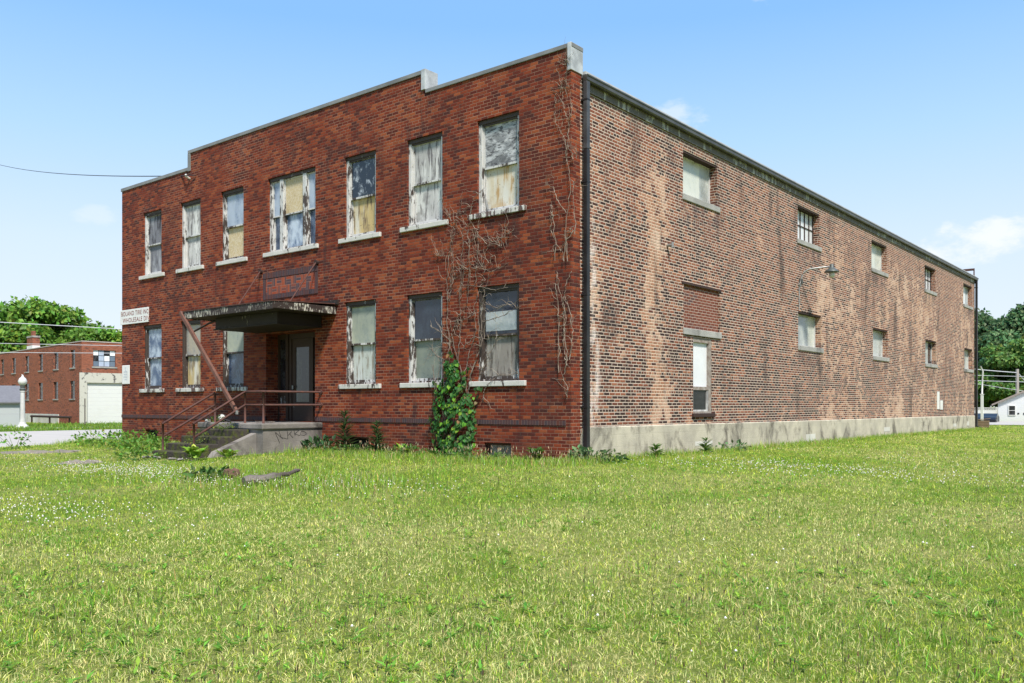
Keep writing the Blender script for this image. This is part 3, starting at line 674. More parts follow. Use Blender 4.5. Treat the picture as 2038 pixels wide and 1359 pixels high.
side_window(*S_LO[2], 2.73, 3.75, G_SIDEDARK, pane2=G_BLACK); side_window(*S_LO[3], 2.73, 3.75, G_SIDEDARK)
a, b, z0, z1 = NARROW; f = MB()
f.box(-.14, -.02, a+.003, a+.04, z0+.05, z1-.003); f.box(-.14, -.015, b-.13, b-.003, z0+.05, z1-.003); f.box(-.14, -.02, a+.04, b-.13, z1-.10, z1-.003); f.box(-.145, -.012, a+.003, b-.003, z0+.003, z0+.05); f.box(-.13,-.022,a+.04,b-.13,1.32,1.40)
w = f.build('window', plain('frame_brown_grey', (.17,.125,.10), .8, var=1, col2=(.30,.27,.24), scale=8), bld)
box('pane', plain('white_sheeting', (.62,.625,.635), .4, .4, var=.12), w, -.09, -.08, a+.04, b-.13, 1.40, z1-.10)
fan = box('fan_unit', plain('fan_grille_dark', (.035,.035,.04), .5), w, -.10, -.06, a+.04, b-.22, z0+.09, 1.32)
g = MB()
for k in range(16): z = z0+.11+k*.029; g.box(-.06, -.052, a+.05, b-.23, z, z+.010)
g.build('grille', GUTTER, fan); box('casing', B_WHITE, w, -.10, -.03, b-.22, b-.13, z0+.05, 1.32); box('casing', B_WHITE, w, -.10, -.05, a+.04, b-.22, z0+.05, z0+.09)
s = MB(); s.box(-.14, .05, a-.05, b+.10, z0-.09, z0-.001); s.build('sill', STEEL, w, bevel=.01)
mb = MB(); mb.box(.0, .018, 27.75, 28.15, .78, 1.56); mb.box(0,.017,28.3,28.75,.76,1.17); mb.build('wall_patch', plain('cement_patch', (.62,.61,.58), .8, var=.25), bld)
mb = MB(); mb.tube([(-.01,3.74,4.56),(.12,3.74,4.56)], .035, 8); mb.tube([(.12,3.74,4.56),(.13,3.74,4.62),(.13,3.74,4.50)], .03, 8); mb.build('pipe_stub', LAMPPIPE, bld)
# ---- steel frame standing on the far end of the roof
fr = empty('roof_frame', (0,35.3,7.43)); tag(fr, 'rusty steel goalpost frame standing on the far roof end', 'roof frame')
box('beam', RUST, fr, -2.6, 0, -.03, .03, .36, .47); box('post', RUST, fr, -.05, 0.0, -.028, .028, .032, .36); box('post', RUST, fr, -2.6, -2.55, -.028, .028, .032, .36)

# ------------------------------------------------------------------ porch
po = empty('concrete_porch', (-8.9,-.9,-.2)); tag(po, 'grey concrete entrance porch with mossy steps and rusty pipe rails', 'porch')
def P(o): o.parent = po; o.matrix_parent_inverse = Matrix.Translation((8.9,.9,.2)); return o
P(MB().box(-10.27, -7.50, -1.76, -.004, .385, .53).build('platform', CONC_PORCH, bevel=.03))
body = P(MB().box(-10.22, -7.54, -1.71, -.004, -.7, .384).build('base', CONC_PORCH))
for k, (y0, z) in enumerate(((-1.76,.385),(-2.15,.24),(-2.55,.09),(-2.95,-.06))):
    P(MB().box(-9.62, -8.02, y0-(.42 if k < 3 else .36), y0 - (.0 if k else .002), -.7, z-.012*k).build('step', MOSS, bevel=.02))
ck = MB(); X0, X1 = -8.015, -7.80
pts = [(-1.715,-.7),(-1.715,.30),(-2.75,-.10),(-2.95,-.35),(-2.95,-.7)]
ck.poly([(X1,y,z) for y,z in reversed(pts)]); ck.poly([(X0,y,z) for y,z in pts])
for i in range(len(pts)): (ya,za),(yb,zb) = pts[i], pts[(i+1)%len(pts)]; ck.poly([(X0,ya,za),(X1,ya,za),(X1,yb,zb),(X0,yb,zb)])
P(ck.build('cheek_wall', CONC_PORCH))
def rail(name, tubes, posts, flanges=()):
    m = MB()
    for t in tubes: m.tube(t, .026, 10)
    o = P(m.build(name, RUST, smooth=True))
    for a, b in posts: MB().tube([a, b], .026, 10).build('post', RUST, o, smooth=True)
    for p in flanges: MB().tube([p, (p[0], p[1]-.03, p[2])], .055, 12).build('flange', RUST, o)
xr, xc, xl = -8.29, -7.57, -9.60
rail('handrail', [[(xr,-3.04,.53),(xr,-1.70,1.268),(xr+.06,-1.69,1.275),(xc-.05,-1.69,1.275),(xc,-1.64,1.275),(xc,-.03,1.278)], [(xr,-3.02,.22),(xr,-1.70,.955),(xr+.06,-1.69,.96),(xc-.05,-1.69,.96),(xc,-1.64,.96),(xc,-.03,.962)]],
     [((xr,-3.02,-.3),(xr,-3.02,.53)), ((xr,-1.69,.52),(xr,-1.69,1.26)), ((xc,-1.68,.52),(xc,-1.68,1.26))], [(xc,-.004,1.278),(xc,-.004,.962)])
rail('handrail', [[(xl,-3.06,.51),(xl,-1.68,1.265)], [(xl,-3.04,.22),(xl,-1.68,.955)]], [((xl,-3.04,-.3),(xl,-3.04,.51)), ((xl,-1.67,.52),(xl,-1.67,1.26))])
# spray scrawl on the porch side
st = [[(-1.38,.32),(-1.25,.06)],[(-1.36,.31),(-1.17,.16)],[(-1.27,.34),(-1.21,.19),(-1.03,.15)],[(-1.03,.33),(-1.02,.15)],[(-1.02,.23),(-.9,.33)],[(-.97,.27),(-.87,.17)],[(-.84,.34),(-.81,.22)],[(-.82,.27),(-.69,.35)],[(-.81,.26),(-.67,.22)],[(-.63,.32),(-.66,.24),(-.54,.22),(-.47,.26),(-.54,.32),(-.63,.32)]]
m = MB()
for s in st: m.tube([(-7.541, y, z) for y, z in s], .007, 5)
m.build('graffiti', SPRAY, body); body.children[0].matrix_parent_inverse = Matrix.Translation((0,0,0))
# things lying about the porch
A, B = Vector((-8.26,-1.93,.80)), Vector((-10.86,-1.885,3.36)); dv = B-A; n1 = Vector((0,1,0)); n2 = dv.normalized().cross(n1)
lb = empty('leaning_beam', A); tag(lb, 'rusty bent steel angle beam leaning from the handrail up to the canopy', 'steel beam')
m = MB(); m.obox((0,0,0), dv, n1*.012, n2*.09); m.obox(n1*.0125, dv, n1*.055, n2*.012); m.build('angle_iron', RUST_BEAM, lb, bevel=.003)
m = MB(); m.tube([(0,0,-.06),(0,.0,.03)], .035, 8); m.build('joint', LAMPPIPE, lb)
fl = empty('floodlight', (-9.95,-1.25,.62)); tag(fl, 'broken black floodlight with a white lens lying on the porch slab', 'floodlight')
m = MB(); m.lathe((0,0,0), [(.03,-.16),(.055,-.15),(.065,-.05),(.10,.06),(.105,.10),(.09,.102)], 18); hd = m.build('housing', CABLE, fl, smooth=False)
m = MB(); m.lathe((0,0,.103), [(.0,0),(.088,0),(.07,.02),(.03,.03)], 18); ln = m.build('lens', BULB, hd, smooth=True)
hd.rotation_euler = (R(80), 0, R(50)); MB().tube([(-.16,.12,-.08),(-.02,.05,-.04),(.2,.1,-.07)], .03, 7).build('bracket', CABLE, fl)
m = MB(); m.box(-8.75,-8.1,-1.1,-.98,.533,.56); pl = m.build('loose_board', WOODGREY); tag(pl, 'short weathered board lying flat on the porch slab', 'board')
def rock(name, loc, s, mat, label, cat, group=None):
    me = MB(); me.lathe((0,0,0), [(.3,-.5),(.9,-.3),(1,.1),(.7,.45),(.25,.55)], 9)
    o = me.build(name, mat, bevel=0); v = np.array([list(p.co) for p in o.data.vertices]); v *= 1+.22*rng.standard_normal((len(v),1)).clip(-1,1); v *= np.array(s)
    o.data.vertices.foreach_set('co', v.astype(np.float32).ravel()); o.location = loc; o.rotation_euler = (0,0,random.random()*6); tag(o, label, cat, group); return o
rock('stone', (-10.0,-1.62,.565), (.09,.07,.06), STONE, 'small pale stone on the left front edge of the porch slab', 'stone')

# ------------------------------------------------------------------ signs
sg = MB().box(-17.68, -15.93, -.045, -.005, 3.525, 3.985).build('sign_board', WHITE, bevel=.004); tag(sg, 'white painted sign board with red lettering high on the left end wall', 'sign')
def text(body, x, z, h, parent, mat, y=-.048, sx=1, name='lettering'):
    c = bpy.data.curves.new(name, 'FONT'); c.body = body; c.size = h; c.extrude = .001; c.materials.append(mat); c.space_character = 1.12
    t_ = bpy.data.objects.new('tmp', c); COL.objects.link(t_); bpy.context.view_layer.update(); me = bpy.data.meshes.new_from_object(t_); bpy.data.objects.remove(t_); bpy.data.curves.remove(c)
    o = bpy.data.objects.new(name, me); COL.objects.link(o); o.location = (x, y, z); o.rotation_euler = (R(90),0,0); o.scale = (sx,1,1); o.parent = parent
text('BOLAND TIRE INC.', -17.60, 3.79, .20, sg, INKRED, sx=.94); text('WHOLESALE DIV.', -17.50, 3.58, .20, sg, INKRED, sx=1.0)
ns = MB().box(-17.585, -17.12, -.03, -.004, 1.625, 2.225).build('notice_sign', WHITE, bevel=.015); tag(ns, 'small upright white parking notice on the left end wall', 'sign')
m = MB()
def bar(x, z, w, h=.012): m.box(x, x+w, -.0335, -.0305, z, z+h)
m.tube([(-17.36,-.032,2.13),(-17.36,-.032,2.08),(-17.32,-.032,2.06)], .008, 5); m.tube([(-17.36,-.032,2.15),(-17.36,-.032,2.165)], .014, 6)
for z, row in ((2.0,((-17.47,.05),(-17.40,.04),(-17.345,.05),(-17.28,.04))),(1.92,((-17.45,.04),(-17.39,.06),(-17.31,.05))),(1.84,((-17.47,.06),(-17.39,.05),(-17.32,.07))),(1.76,((-17.40,.04),(-17.34,.06)))):
    for x, w in row: bar(x, z, w, .010); bar(x, z, .010, .04); bar(x+w-.01, z+.015, .010, .025)
m.build('lettering', INKGREY, ns)

# ------------------------------------------------------------------ wall lamp on the side wall
wl_ = empty('wall_lamp', (0,11.65,4.62)); tag(wl_, 'gooseneck barn lamp with green shade on the long side wall', 'wall lamp')
arc = [(.02,0,-.10),(.06,0,.05)] + [(.06+.30*(1-math.cos(t)), .30*(1-math.cos(t))*.55, .05+.32*math.sin(t)) for t in np.linspace(.2,1.55,7)] + [(.66,.35,.41),(.78,.44,.40)]
MB().tube(arc, .024, 8).build('arm', LAMPPIPE, wl_, smooth=True)
m = MB(); m.tube([(-.004,0,-.10),(.05,0,-.10)], .055, 12); m.build('mount', LAMPPIPE, wl_)
m = MB(); m.lathe((.80,.46,.25), [(.21,0),(.215,.012),(.16,.07),(.09,.12),(.06,.16),(.06,.22),(.035,.25)], 22); sh = m.build('shade', LAMP, wl_, smooth=True)
m = MB(); m.lathe((.80,.46,.09), [(.02,0),(.07,.03),(.09,.09),(.07,.15),(.05,.17)], 16); m.build('bulb', BULB, wl_, smooth=True)
MB().tube([(.012,-.02,-.13),(.012,-.04,-.84)], .014, 6).build('conduit', LAMPPIPE, wl_)
bk = MB().box(0,0.11,-.02,.02,-.09,.07).build('bracket', LAMP, wl_)

# ------------------------------------------------------------------ overhead cables
def cable(p, q, sag, r, mat, label, insul=False):
    p, q = Vector(p), Vector(q); pts = [p.lerp(q, t)-Vector((0,0,sag*4*t*(1-t))) for t in np.linspace(0,1,24)]
    o = MB().tube([tuple(a-p) for a in pts], r, 5).build('overhead_cable', mat); o.location = p; tag(o, label, 'cable', 'overhead cables')
    if insul: 
        m = MB(); m.tube([(0,.12,-.06),(0,0,-.02),(.03,-.03,.03)], .03, 8); m.build('insulator', BULB, o); MB().tube([(.02,0,0),(.35,.10,-.02)], .012, 5).build('lead_in', CABLE, o)
    return o
cable((-13.6,-.12,7.62), (-55.69,10.41,17.57), .25, .016, CABLE, 'black service cable running from the front parapet to the left', True)
cable((-39.35-12,4.4-10,6.2), (-34.51+8,8.35+6.5,4.35), .05, .020, CABLEG, 'pale overhead cable crossing the left tree crown, topmost of three')
cable((-39.35-12,4.4-10,4.5), (-34.51+8,8.35+6.5,3.85), .03, .014, CABLEG, 'thin grey cable crossing just behind the warehouse chimney, middle of three')
cable((-39.35-12,4.4-10,3.8), (-34.51+8,8.35+6.5,3.6), .02, .014, CABLEG, 'thin grey cable in front of the upper warehouse windows, lowest of three')

# ------------------------------------------------------------------ plants
def leaves_np(Pp, A, Nn, Ln, Wd, colr, fold=.25):
    """Pp base, A axis, Nn normal -> folded kite leaves (two triangles)"""
    S = np.cross(A, Nn); S /= np.linalg.norm(S, axis=1, keepdims=True)+1e-9
    mid = Pp + A*(Ln*.42)[:,None]
    L_ = mid + S*(Wd*.5)[:,None] + Nn*(Wd*fold*.5)[:,None]; R_ = mid - S*(Wd*.5)[:,None] + Nn*(Wd*fold*.5)[:,None]
    tip = Pp + A*Ln[:,None] - Nn*(Ln*.12)[:,None]
    V = np.stack([Pp, R_, tip, L_], 1).reshape(-1,3); i = np.arange(len(Pp))*4
    T_ = np.concatenate([np.stack([i, i+1, i+2],1), np.stack([i, i+2, i+3],1)]); return V, T_, np.repeat(colr, 4, 0)
def heart_np(Pp, A, Nn, Ln, colr):
    S = np.cross(A, Nn); S /= np.linalg.norm(S, axis=1, keepdims=True)+1e-9
    def q(a, s, n): return Pp + A*(Ln*a)[:,None] + S*(Ln*s)[:,None] + Nn*(Ln*n)[:,None]
    V = np.stack([q(0,0,0), q(-.1,.25,.06), q(.12,.46,.10), q(.5,.40,.08), q(1,0,-.10), q(.5,-.40,.08), q(.12,-.46,.10), q(-.1,-.25,.06), q(.45,0,-.01)],1).reshape(-1,3)
    i = np.arange(len(Pp))*9; T_ = np.concatenate([np.stack([i+8, i+k, i+(k+1)%8],1) for k in range(8)]); return V, T_, np.repeat(colr, 9, 0)
def unit(v): return v/(np.linalg.norm(v, axis=-1, keepdims=True)+1e-9)
def vary(base, n, s=.25, hue=.10):
    c = np.array(base)[None]*np.exp(s*rng.standard_normal((n,1))); c[:,0] *= np.exp(hue*2*rng.standard_normal(n)); return c.clip(0,.9)

# climbing leaves
n = 1900; z = rng.random(n)**1.35*2.05-.12
f_ = np.clip(1-(z+.1)/2.15, 0, 1); half = np.interp(z,[-.15,.25,.75,1.05,1.35,1.6,1.95],[.50,.58,.67,.58,.38,.24,.09]); cx = -2.98-.05*z
u_ = rng.uniform(-1,1,n); x = cx+u_*half*np.where(u_<0, 1.0, .95); x = x+.05*rng.standard_normal(n)+.10*rng.standard_normal(n)*(rng.random(n)<.12); y = -.05-.25*np.sqrt(np.clip(1-u_*u_,0,1))*np.sqrt(f_+.02)*rng.uniform(.75,1.05,n)
keep = np.array([math.sin(a*9+1.3*math.sin(b*7))*math.sin(b*8+2*math.cos(a*6)) < .55 for a, b in zip(x, z)]); x, y, z, u_, f_ = x[keep], y[keep], z[keep], u_[keep], f_[keep]
for sx, z0_, z1_, dx_, q in ((-3.15,1.2,2.15,.02,26),(-3.35,.9,1.5,-.25,20),(-2.5,.7,1.35,.22,20),(-2.75,1.0,1.75,.10,16)):
    t_ = rng.random(q); x = np.concatenate([x, sx+dx_*t_+.05*rng.standard_normal(q)]); z = np.concatenate([z, z0_+(z1_-z0_)*t_]); y = np.concatenate([y, -.05-.05*rng.random(q)]); u_ = np.concatenate([u_, rng.uniform(-.4,.4,q)]); f_ = np.concatenate([f_, .2+0*t_])
n = len(x)
Nn = unit(np.stack([u_*.7+.25*rng.standard_normal(n), -1+.2*rng.standard_normal(n), .35+.3*rng.standard_normal(n)],1)); A = unit(np.stack([.45*rng.standard_normal(n), -.25+.2*rng.standard_normal(n), -1+.25*rng.standard_normal(n)],1)); A = unit(A-Nn*(A*Nn).sum(1)[:,None])
c = vary((.034,.105,.020), n, .30); dead = rng.random(n)<.05; c[dead] = vary((.22,.15,.06), dead.sum(), .2); br_ = rng.random(n)<.16; c[br_] = vary((.14,.30,.025), br_.sum(), .2)
iv = empty('climbing_ivy', (-3.2,-.1,g1(-3.2,-.2))); tag(iv, 'green leafy ivy climbing the front wall between the two right windows', 'ivy')
V,T_,C = heart_np(np.stack([x,y,z],1)-np.array([-3.2,-.1,g1(-3.2,-.2)]), A, Nn, rng.uniform(.045,.105,n), c); np_mesh('foliage', V, T_, LEAF, iv, C)
m = MB()
for k in range(9):
    x0_ = -3.2+random.uniform(-.35,.35); pts = [(x0_-(-3.2), .04, -.1)]; 
    for q in range(7): pts.append((pts[-1][0]+random.uniform(-.08,.08)-.04*pts[-1][0], .03-.06*random.random(), pts[-1][2]+.30))
    m.tube(pts, [.012-.001*i for i in range(8)], 5)
m.build('stem', VINE, iv)

# bare vines traced on the wall
def traced(strokes, ox, oy, k, r0, taper=.45, lift=.03, amp=.025):
    out = []
    for s in strokes:
        pts = []
        for i in range(len(s)-1):
            for t in np.linspace(0,1,7)[:-1]:
                px, py = s[i][0]*(1-t)+s[i+1][0]*t, s[i][1]*(1-t)+s[i+1][1]*t; p = wall_point(ox+px/k, oy+py/k, -lift)
                pts.append((p[0]+random.gauss(0,amp*.45), p[1]-abs(random.gauss(0,amp)), p[2]+random.gauss(0,amp*.3)))
        px, py = s[-1]; pts.append(wall_point(ox+px/k, oy+py/k, -lift)); out.append((pts, r0))
    return out
def twigs(m, stems, n, ln, r, spread=1.0):
    for _ in range(n):
        pts, _r = random.choice(stems); p = Vector(random.choice(pts)); a = random.uniform(-spread, spread)*1.35 + random.choice((0, 0, math.pi*.5, -math.pi*.5)); L_ = ln*random.uniform(.3,1.3); q = [tuple(p)]
        for i in range(6):
            a += random.gauss(0,.38); p = p + Vector((math.sin(a), random.gauss(-.05,.18), math.cos(a)))*L_/6; p.y = min(-.012, p.y); q.append(tuple(p))
        m.tube(q, [r*(1-.12*i) for i in range(7)], 4)
def vine_thing(name, groups, label, nt, ln, mat, rr, twmat=None):
    allst = []; m = MB()
    for g in groups: allst += traced(*g)
    base = allst[0][0][0]
    for pts, r in allst:
        k = len(pts); m.tube(pts, [r*(1-.5*i/k) for i in range(k)], 5)
    m2 = MB(); twigs(m2, allst, nt, ln, rr)
    k = len(m.v); m.v += m2.v; m.f += [tuple(i+k for i in f) for f in m2.f]; m.mi += [1]*len(m2.f)
    o = m.build(name, [mat, twmat or mat]); tag(o, label, 'vine', 'dead climbing vines'); return o
up = [[(320,1359),(308,1150),(330,800),(375,600),(395,480),(432,320),(455,250),(490,150),(495,0)],[(345,1359),(360,1150),(385,900),(380,700),(420,480),(440,300)],[(465,1359),(485,1100),(500,800),(520,640),(500,520),(545,420),(480,300),(465,250),(520,255),(585,350)],
      [(580,1160),(595,1000),(580,700),(575,480),(590,400)],[(665,1160),(680,950),(695,750),(690,540),(650,490),(605,480)],[(730,1150),(790,930),(870,800),(885,790)],[(690,540),(740,600),(860,630),(950,610),(985,700)],[(370,1200),(420,1010),(480,960),(590,970)],
      [(430,820),(540,920),(600,890),(710,830),(820,690),(800,640)],[(190,790),(230,800),(390,800)],[(600,300),(620,170),(660,70),(720,20)],[(380,410),(350,310),(260,200),(255,0)],[(580,640),(690,560),(700,480),(725,380)],[(955,590),(1050,540),(1100,500)],[(780,960),(860,1000),(960,930)],[(520,950),(680,950),(790,930)]]
lo = [[(990,860),(975,700),(1000,560),(1050,400),(1040,250),(1075,110),(1110,60)],[(960,820),(930,600),(945,400),(940,200),(960,0)],[(1000,800),(1040,620),(1090,480),(1080,300),(1110,150),(1140,0)],[(860,700),(870,480),(850,330),(860,150),(890,0)],[(930,640),(880,420),(920,330),(990,220),(1000,0)],
      [(1090,345),(1180,320),(1250,290),(1330,240)],[(740,370),(800,405),(860,460),(890,560)],[(750,520),(790,580),(840,600)],[(940,100),(1010,95),(1110,110),(1180,130),(1260,110)],[(1110,210),(1190,250),(1270,220),(1310,250)],[(1060,740),(1120,600),(1180,470),(1190,400)],[(1085,880),(1110,790),(1180,710),(1330,690)],[(985,900),(1010,700),(1075,520),(1060,300),(1100,170)],[(870,340),(960,330),(1060,280)],[(960,520),(1040,440),(1130,460)]]
vine_thing('dead_vine', [(lo, 640, 540, 3.398, .010),(up, 840, 380, 6.177, .0075)], 'tangled bare vine climbing above the ivy across the right ground floor window', 260, .40, VINE, .0055, VINEPALE)
cor = [[(385,1359),(385,1250),(378,1130),(340,1060),(300,980),(273,950),(265,800),(272,640),(275,580)],[(462,1340),(440,1250),(405,1210),(410,1000),(410,910),(375,830),(352,720),(345,580)],[(415,900),(445,830),(450,700)],[(415,530),(380,480),(372,400),(388,340)],[(410,280),(395,220),(378,240),(378,140),(390,170)],[(375,275),(350,275),(290,240)],[(310,450),(335,545),(375,545)],[(500,1340),(495,1240),(470,1200)]]
cor2 = [[(1480,1359),(1470,1150),(1500,900),(1480,740),(1495,650)],[(1410,1359),(1400,1100),(1375,1020)],[(1530,1200),(1520,1000),(1515,880)],[(1470,1070),(1420,980),(1395,910),(1340,900)],[(1520,1170),(1440,1290),(1320,1310)],[(1460,1359),(1480,1180),(1530,1140)],[(1440,1300),(1380,1170),(1390,1060)]]
cor3 = [[(1660,640),(1650,560),(1640,430),(1655,300),(1610,100),(1590,0)],[(1640,700),(1665,600),(1650,480),(1640,300),(1640,190),(1665,60),(1690,0)],[(1680,590),(1700,420),(1690,290),(1650,170)],[(1608,680),(1612,400),(1600,200),(1590,20)],[(1660,860),(1670,800),(1640,720)]]
vine_thing('dead_vine', [(cor3, 640, 540, 3.398, .0085),(cor2, 640, 70, 3.0204, .0075),(cor, 1060, 80, 5.664, .0075)], 'pale bare vine running up the building corner beside the downspout', 120, .30, VINEPALE, .005)

def weed(name, x, y, h, style, n, ls, base, label, spread=.3, hue=None, zb=None):
    z0 = g1(x,y)-.02 if zb is None else zb; o = empty(name, (x,y,z0)); tag(o, label, 'weed', 'weeds along the walls'); col = vary(base, n, .25)
    if style == 'tall':
        t = rng.random(n); ax = t[:,None]*np.array([[.06,-.05,h]]); az = rng.random(n)*6.28; A = unit(np.stack([np.cos(az), np.sin(az), .45+.4*t],1)); Pp = ax; Nn = unit(np.cross(A, np.stack([-np.sin(az),np.cos(az),0*az],1))); Ln = ls*(1.25-.7*t)*rng.uniform(.7,1.2,n); Wd = Ln*.2
        V,T_,C = leaves_np(Pp, A, Nn, Ln, Wd, col); m = MB().tube([(0,0,0),(.03,-.02,h*.5),(.06,-.05,h)], [.014,.010,.004], 5)
    elif style == 'bush':
        d = unit(rng.standard_normal((n,3))); rr = rng.uniform(.55,1.05,n); Pp = d*rr[:,None]*np.array([spread,spread*.8,h*.5])+np.array([0,0,h*.5]); A = unit(d+.7*rng.standard_normal((n,3))+np.array([0,0,-.1])); Nn = unit(np.cross(A, rng.standard_normal((n,3)))); Nn *= np.sign(Nn[:,2:3]+1e-6); Ln = ls*rng.uniform(.6,1.3,n)
        V,T_,C = leaves_np(Pp, A, Nn, Ln, Ln*.55, col); m = MB()
        for k in range(6): a = k*1.05; m.tube([(0,0,-.02),(.4*spread*math.cos(a),.4*spread*math.sin(a),h*.45),(.75*spread*math.cos(a),.75*spread*math.sin(a),h*.85)], [.008,.006,.003], 4)
    else:
        az = rng.random(n)*6.28; el = rng.uniform(.25,1.25,n); t = rng.uniform(.25,1,n); A = unit(np.stack([np.cos(az)*np.cos(el), np.sin(az)*np.cos(el), np.sin(el)*.7],1)); Pp = np.stack([.35*spread*np.cos(az)*t, .35*spread*np.sin(az)*t, h*.6*t],1); Nn = unit(np.cross(A, np.stack([-np.sin(az),np.cos(az),0*az],1))); Nn *= np.sign(Nn[:,2:3]+1e-6); Ln = ls*rng.uniform(.6,1.25,n)
        V,T_,C = heart_np(Pp, A, Nn, Ln*.8, col); m = MB()
        for k in range(5): a = k*1.26; m.tube([(0,0,-.02),(.3*spread*math.cos(a),.3*spread*math.sin(a),h*.55)], [.009,.005], 4)
    np_mesh('foliage', V, T_, LEAF, o, C); m.build('stem', bpy.data.materials['weed_stem'], o); return o
plain('weed_stem', (.09,.13,.04), .7)
DKG, MDG, LTG = (.045,.085,.030), (.07,.15,.026), (.20,.34,.04)
weed('weed_plant', -6.35, -.28, .98, 'tall', 110, .30, DKG, 'tall dark narrow leaved weed beside the middle basement opening')
weed('weed_plant', -5.22, -.28, .74, 'tall', 120, .28, DKG, 'bushy dark weed under the window right of the door')
weed('weed_plant', -4.25, -.35, .34, 'broad', 46, .16, LTG, 'bright broad leaved weed at the left foot of the ivy', .3)
weed('weed_plant', -.62, -.28, .42, 'broad', 56, .16, MDG, 'broad leaved green weed by the wall near the corner downspout', .3)
weed('weed_plant', .38, -.05, .30, 'bush', 130, .12, (.10,.17,.06), 'pale leafy weed clump at the foot of the corner downspout', .36)
weed('weed_plant', .62, .35, .22, 'bush', 90, .12, (.09,.16,.05), 'low weed clump at the near end of the concrete foundation', .35)
weed('weed_plant', -2.95, -.45, .22, 'bush', 80, .10, MDG, 'low leafy weed at the right foot of the ivy', .3)
weed('weed_plant', -7.05, -.42, .36, 'bush', 120, .16, (.035,.085,.028), 'dark leafy weed at the right rear end of the porch', .42)
weed('weed_plant', -7.5, -3.45, .50, 'broad', 80, .15, LTG, 'pale green broad leaved plant beside the porch steps', .62)
weed('weed_plant', -7.35, -2.75, .26, 'broad', 50, .13, LTG, 'small bright plant in front of the porch corner', .6)
weed('weed_plant', -3.3, -5.65, .20, 'bush', 140, .13, (.06,.13,.028), 'dark grassy weed clump left of the fallen log', .45)
weed('weed_plant', -11.2, -2.6, .44, 'bush', 280, .11, (.11,.22,.03), 'green weed bush against the wall left of the porch steps', .75)
weed('weed_plant', -13.2, -1.9, .52, 'bush', 340, .11, (.11,.22,.03), 'large green weed bush under the leftmost basement opening', 1.05)
weed('weed_plant', -15.6, -1.5, .46, 'bush', 300, .11, (.12,.24,.032), 'weed bush at the left end of the front wall', 1.1)
weed('weed_plant', -16.6, -3.6, .50, 'bush', 60, .12, (.12,.23,.035), 'straggling thin weed standing out beyond the building left corner', .55)
weed('weed_plant', .5, 4.6, .34, 'tall', 70, .22, MDG, 'spiky weed at the foundation under the narrow side window')
weed('weed_plant', .45, 2.4, .28, 'tall', 60, .22, MDG, 'spiky low weed against the foundation near the corner')
weed('weed_plant', .5, 6.1, .22, 'bush', 80, .11, (.11,.18,.07), 'pale low weed against the foundation past the narrow window', .4)

MOSSG = (.13,.17,.025)
weed('weed_plant', -8.75, -1.93, .12, 'bush', 120, .05, MOSSG, 'low green growth on the top tread of the porch steps', .42, zb=.40)
weed('weed_plant', -9.15, -2.40, .10, 'bush', 70, .05, MOSSG, 'small mossy tuft on the second porch step', .30, zb=.24)
weed('weed_plant', -8.5, -2.80, .10, 'bush', 60, .05, MOSSG, 'small mossy tuft on the third porch step', .30, zb=.09)
weed('weed_plant', -9.8, -1.5, .16, 'bush', 60, .06, MOSSG, 'little weed growing on the left front of the porch slab', .22, zb=.53)
for q_ in range(5): rock('concrete_chunk', (-7.95-.42*q_+random.uniform(-.1,.1), -3.45-.12*random.random(), g1(-8.5,-3.4)+.03), (.07+.05*random.random(),.06,.05), CONC_PORCH, 'broken grey concrete chunk lying in the grass at the foot of the porch steps', 'concrete chunk', 'broken concrete chunks by the steps')
weed('weed_plant', -3.85, -.55, .26, 'bush', 110, .09, MDG, 'low green weeds under the window left of the ivy', .5)
weed('weed_plant', -1.85, -.50, .20, 'bush', 110, .08, MDG, 'low green weeds before the rightmost basement opening', .5)
weed('weed_plant', -5.75, -.60, .22, 'bush', 120, .08, MDG, 'low green weeds between the two dark spiky weeds', .55)
weed('weed_plant', -9.3, -3.75, .24, 'bush', 170, .09, (.10,.20,.03), 'low green weeds at the foot of the porch steps', .7)
# logs and stump in the grass
lg = MB()
for a, b, r in (((0,0,0),(.55,.30,.03),.075),((.03,.13,.01),(.5,.36,.02),.06),((.5,.28,.04),(.88,.5,.11),.035)):
    lg.tube([tuple(Matrix.Rotation(R(58),3,'Z') @ Vector(a).lerp(Vector(b), t)+Vector((0,0,.012*math.sin(9*t)))) for t in np.linspace(0,1,7)], [r*f for f in (.9,1.06,.96,1.03,.92,1.0,.7)], 8)
o = lg.build('fallen_log', WOODGREY); o.location = (-2.0,-5.9,g1(-2.0,-5.9)+.09); tag(o, 'split grey fallen log lying in the grass before the porch', 'log')
rock('tree_stump', (-2.95,-5.5,g1(-2.95,-5.5)+.08), (.16,.13,.20), WOODBROWN, 'pointed brown rotten stump in the grass beside the fallen log', 'stump')
def patch(x, y, sx, sy, rot, label):
    m = MB(); m.lathe((0,0,0), [(1,0),(.85,.05),(.4,.07)], 14); o = m.build('rubble_patch', plain('bare_rubble', (.20,.175,.15), .95, bump=.03, bscale=12) if 'bare_rubble' not in bpy.data.materials else bpy.data.materials['bare_rubble'])
    v = np.array([list(p.co) for p in o.data.vertices])*np.array([sx,sy,1]); v[:,:2] *= 1+.2*rng.standard_normal((len(v),1)).clip(-1,1); v[:,2] += .03*rng.standard_normal(len(v)); o.data.vertices.foreach_set('co', v.astype(np.float32).ravel())
    o.location = (x,y,g1(x,y)-.035); o.rotation_euler = (0,0,rot); tag(o, label, 'rubble')
patch(-13.9,-3.9, .95,.45, .9, 'flat grey rubble slab in the grass at far left')
patch(-9.6,-4.9, .5,.22, .9, 'small bare earth patch in the grass left of the steps')

